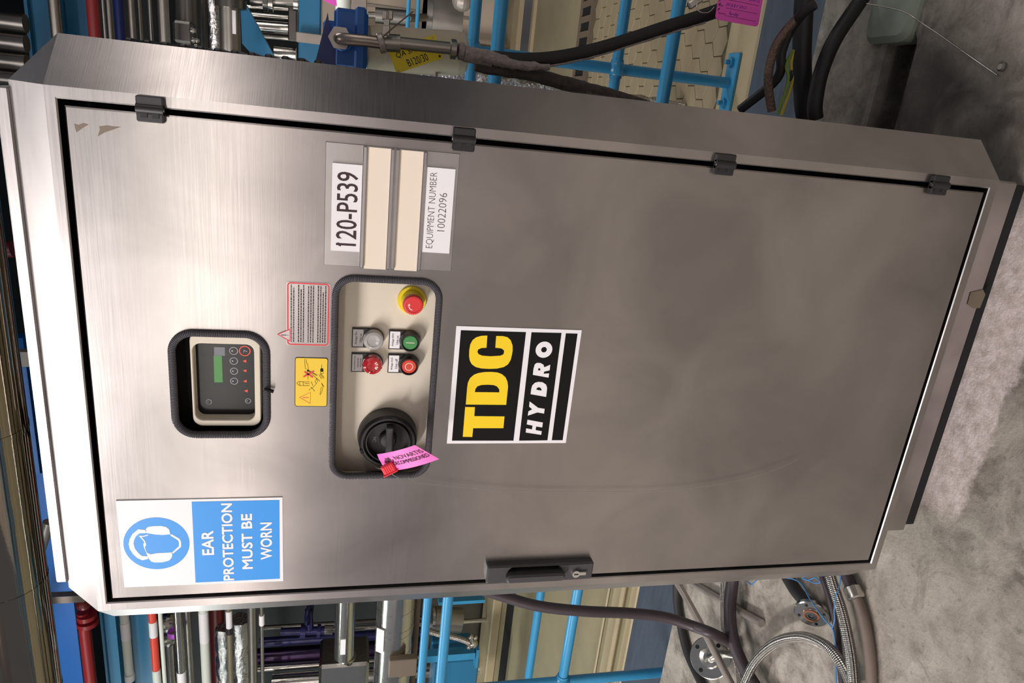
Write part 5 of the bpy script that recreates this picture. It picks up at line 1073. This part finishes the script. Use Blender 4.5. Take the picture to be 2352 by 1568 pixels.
q = MB(); q.box((1.0045,3.4000,1.1727), (4.4, 0.08, 0.115), 0, None, .006); q.build('beam_face', M_TEAL, bm)
q = MB(); q.box((0.9366,3.3000,1.1573), (0.05, 0.03, 0.16), 0, None, .004); q.build('strap', M_GALV, bm)
t = thing('overhead_fitting', 'row of steel pipe fittings at the photo edge above the tubes', 'fitting', (1.1204,3.6000,1.3771))
q = MB(); q.cyl((1.1086,3.6000,1.5036), (1.1383,3.6000,1.2020), 0.026, 16); q.build('pipe_body', M_PIPED, t)
for p in ((1.1082,3.5800,1.4211), (1.1073,3.5800,1.3936), (1.1245,3.5800,1.2592), (1.1236,3.5800,1.2311)):
    q = MB(); q.lathe([(0.045, -.012), (0.045, .012)], p, (0, 0, 1), 18); q.build('collar', M_PIPE, t)
m = MB(); m.cyl((1.1656,2.8000,0.9964), (1.0000,2.8000,0.9864), 0.02, 16)
w_ = Vector((1.0559,2.8000,0.9897)); m = MB(); m.cyl((w_.x + .35, w_.y, w_.z), (w_.x - .06, w_.y, w_.z), 0.0347, 24); tag(m.build('white_pipe_stub', M_WHITE), 'white pipe stub right above the blue filter cap', 'pipe')
m = MB(); m.plate([[(1.03860,1.05570),(1.03264,1.00641),(1.00524,1.00251),(1.00646,1.01739),(1.02017,1.05541)]], 2.2, 0.002, 0); tag(m.build('magenta_tag', M_PINKB), 'sliver of magenta tag at the photo edge above the filter', 'tag')
m = MB(); c = Vector((0.9929,2.0000,0.9183)); m.box(c, (0.06, 0.02, 0.055), 0, None, .003); tag(m.build('grey_tape_strip', M_GALV), 'grey marked strip directly above the blue filter cap', 'strip')
m = MB(); m.cyl((1.0648,3.0000,0.8365), (1.0706,3.0000,0.6770), 0.0372, 24); m.cyl((1.0626,3.0000,0.8705), (1.0648,3.0000,0.8365), 0.0153, 16); m.cyl((1.0706,3.0000,0.6770), (1.1173,3.3000,0.5432), 0.02, 14); tag(m.build('grey_motor', M_PIPED), 'grey cylindrical motor behind the wing clamp', 'motor')
q = MB(); c0 = Vector((1.0728,2.6000,0.7008)); q.cyl((c0.x - .6, c0.y, c0.z), (c0.x + .8, c0.y, c0.z), 0.0088, 14); tag(q.build('blue_rail', M_BLUE), 'slim blue rail behind the tapping pipe, upper', 'rail')
q = MB(); c0 = Vector((1.0782,2.6000,0.6581)); q.cyl((c0.x - .6, c0.y, c0.z), (c0.x + .8, c0.y, c0.z), 0.0089, 14); tag(q.build('blue_rail', M_BLUE), 'slim blue rail behind the tapping pipe, lower', 'rail')
t = thing('steel_drum', 'brushed steel drum with rim, behind the filter bowl', 'drum', (1.1377,3.4000,0.4491))
a, b = Vector((1.1352,3.4000,0.5589)), Vector((1.1530,3.4000,0.3614)); q = MB(); q.cyl((a.x, a.y, a.z), (a.x, a.y, b.z), 0.16, 32); q.build('drum_body', M_PIPED, t)
q = MB(); q.cyl((a.x, a.y, a.z + .0), (a.x, a.y, a.z - .03), 0.168, 32); q.build('rim', M_PIPE, t)
q = MB(); q.ball((1.1853,3.0000,0.4064), 0.052); tag(q.build('float_ball', M_GALV), 'pale round knob above the steel drum', 'knob')
t = thing('pale_cabinet', 'pale enamelled machine cabinet far behind the filter', 'machine', (1.3, 6.0, LZ))
q = MB(); q.box((1.15, 6.1, 0.42), (2.3, 0.5, 1.62), 0, None, .02); q.build('casing', mat('pale_enamel', rgb(206, 190, 172), 0.45, 0, 0.05, 3), t)
for x in (0.5, 0.95, 1.4, 1.85):
    q = MB(); q.box((x, 5.84, 0.55), (0.02, 0.02, 1.2), 0); q.build('seam', M_GALV, t)
for x in (0.72, 1.15, 1.62):
    q = MB(); q.cyl((x, 5.6, LZ), (x, 5.6, 1.0), 0.05, 18); tag(q.build('support_leg', M_PIPE), {0.72: 'bright steel leg before the pale cabinet, nearest the filter', 1.15: 'middle bright steel leg before the pale cabinet', 1.62: 'outer bright steel leg before the pale cabinet'}[x], 'leg', 'steel legs before the pale cabinet')
t = thing('foil_heap', 'crumpled shiny foil lagging low behind the filter bowl', 'lagging', (0.7995,1.9000,0.6184))
q = MB(); a, b = Vector((0.7904,1.9000,0.9046)), Vector((0.7460,1.9000,-0.3670)); q.tube([a.lerp(b, k / 50) for k in range(51)], 0.045, 14, 0, 1, True, None, 0.22); q.build('foil_wrap', M_FOIL, t)
m = MB(); m.box((1.9, 6.9, 1.6), (5.0, 0.4, 3.0), 0); tag(m.build('equipment_rack', M_RACK), 'dark equipment rack far behind at right', 'rack')
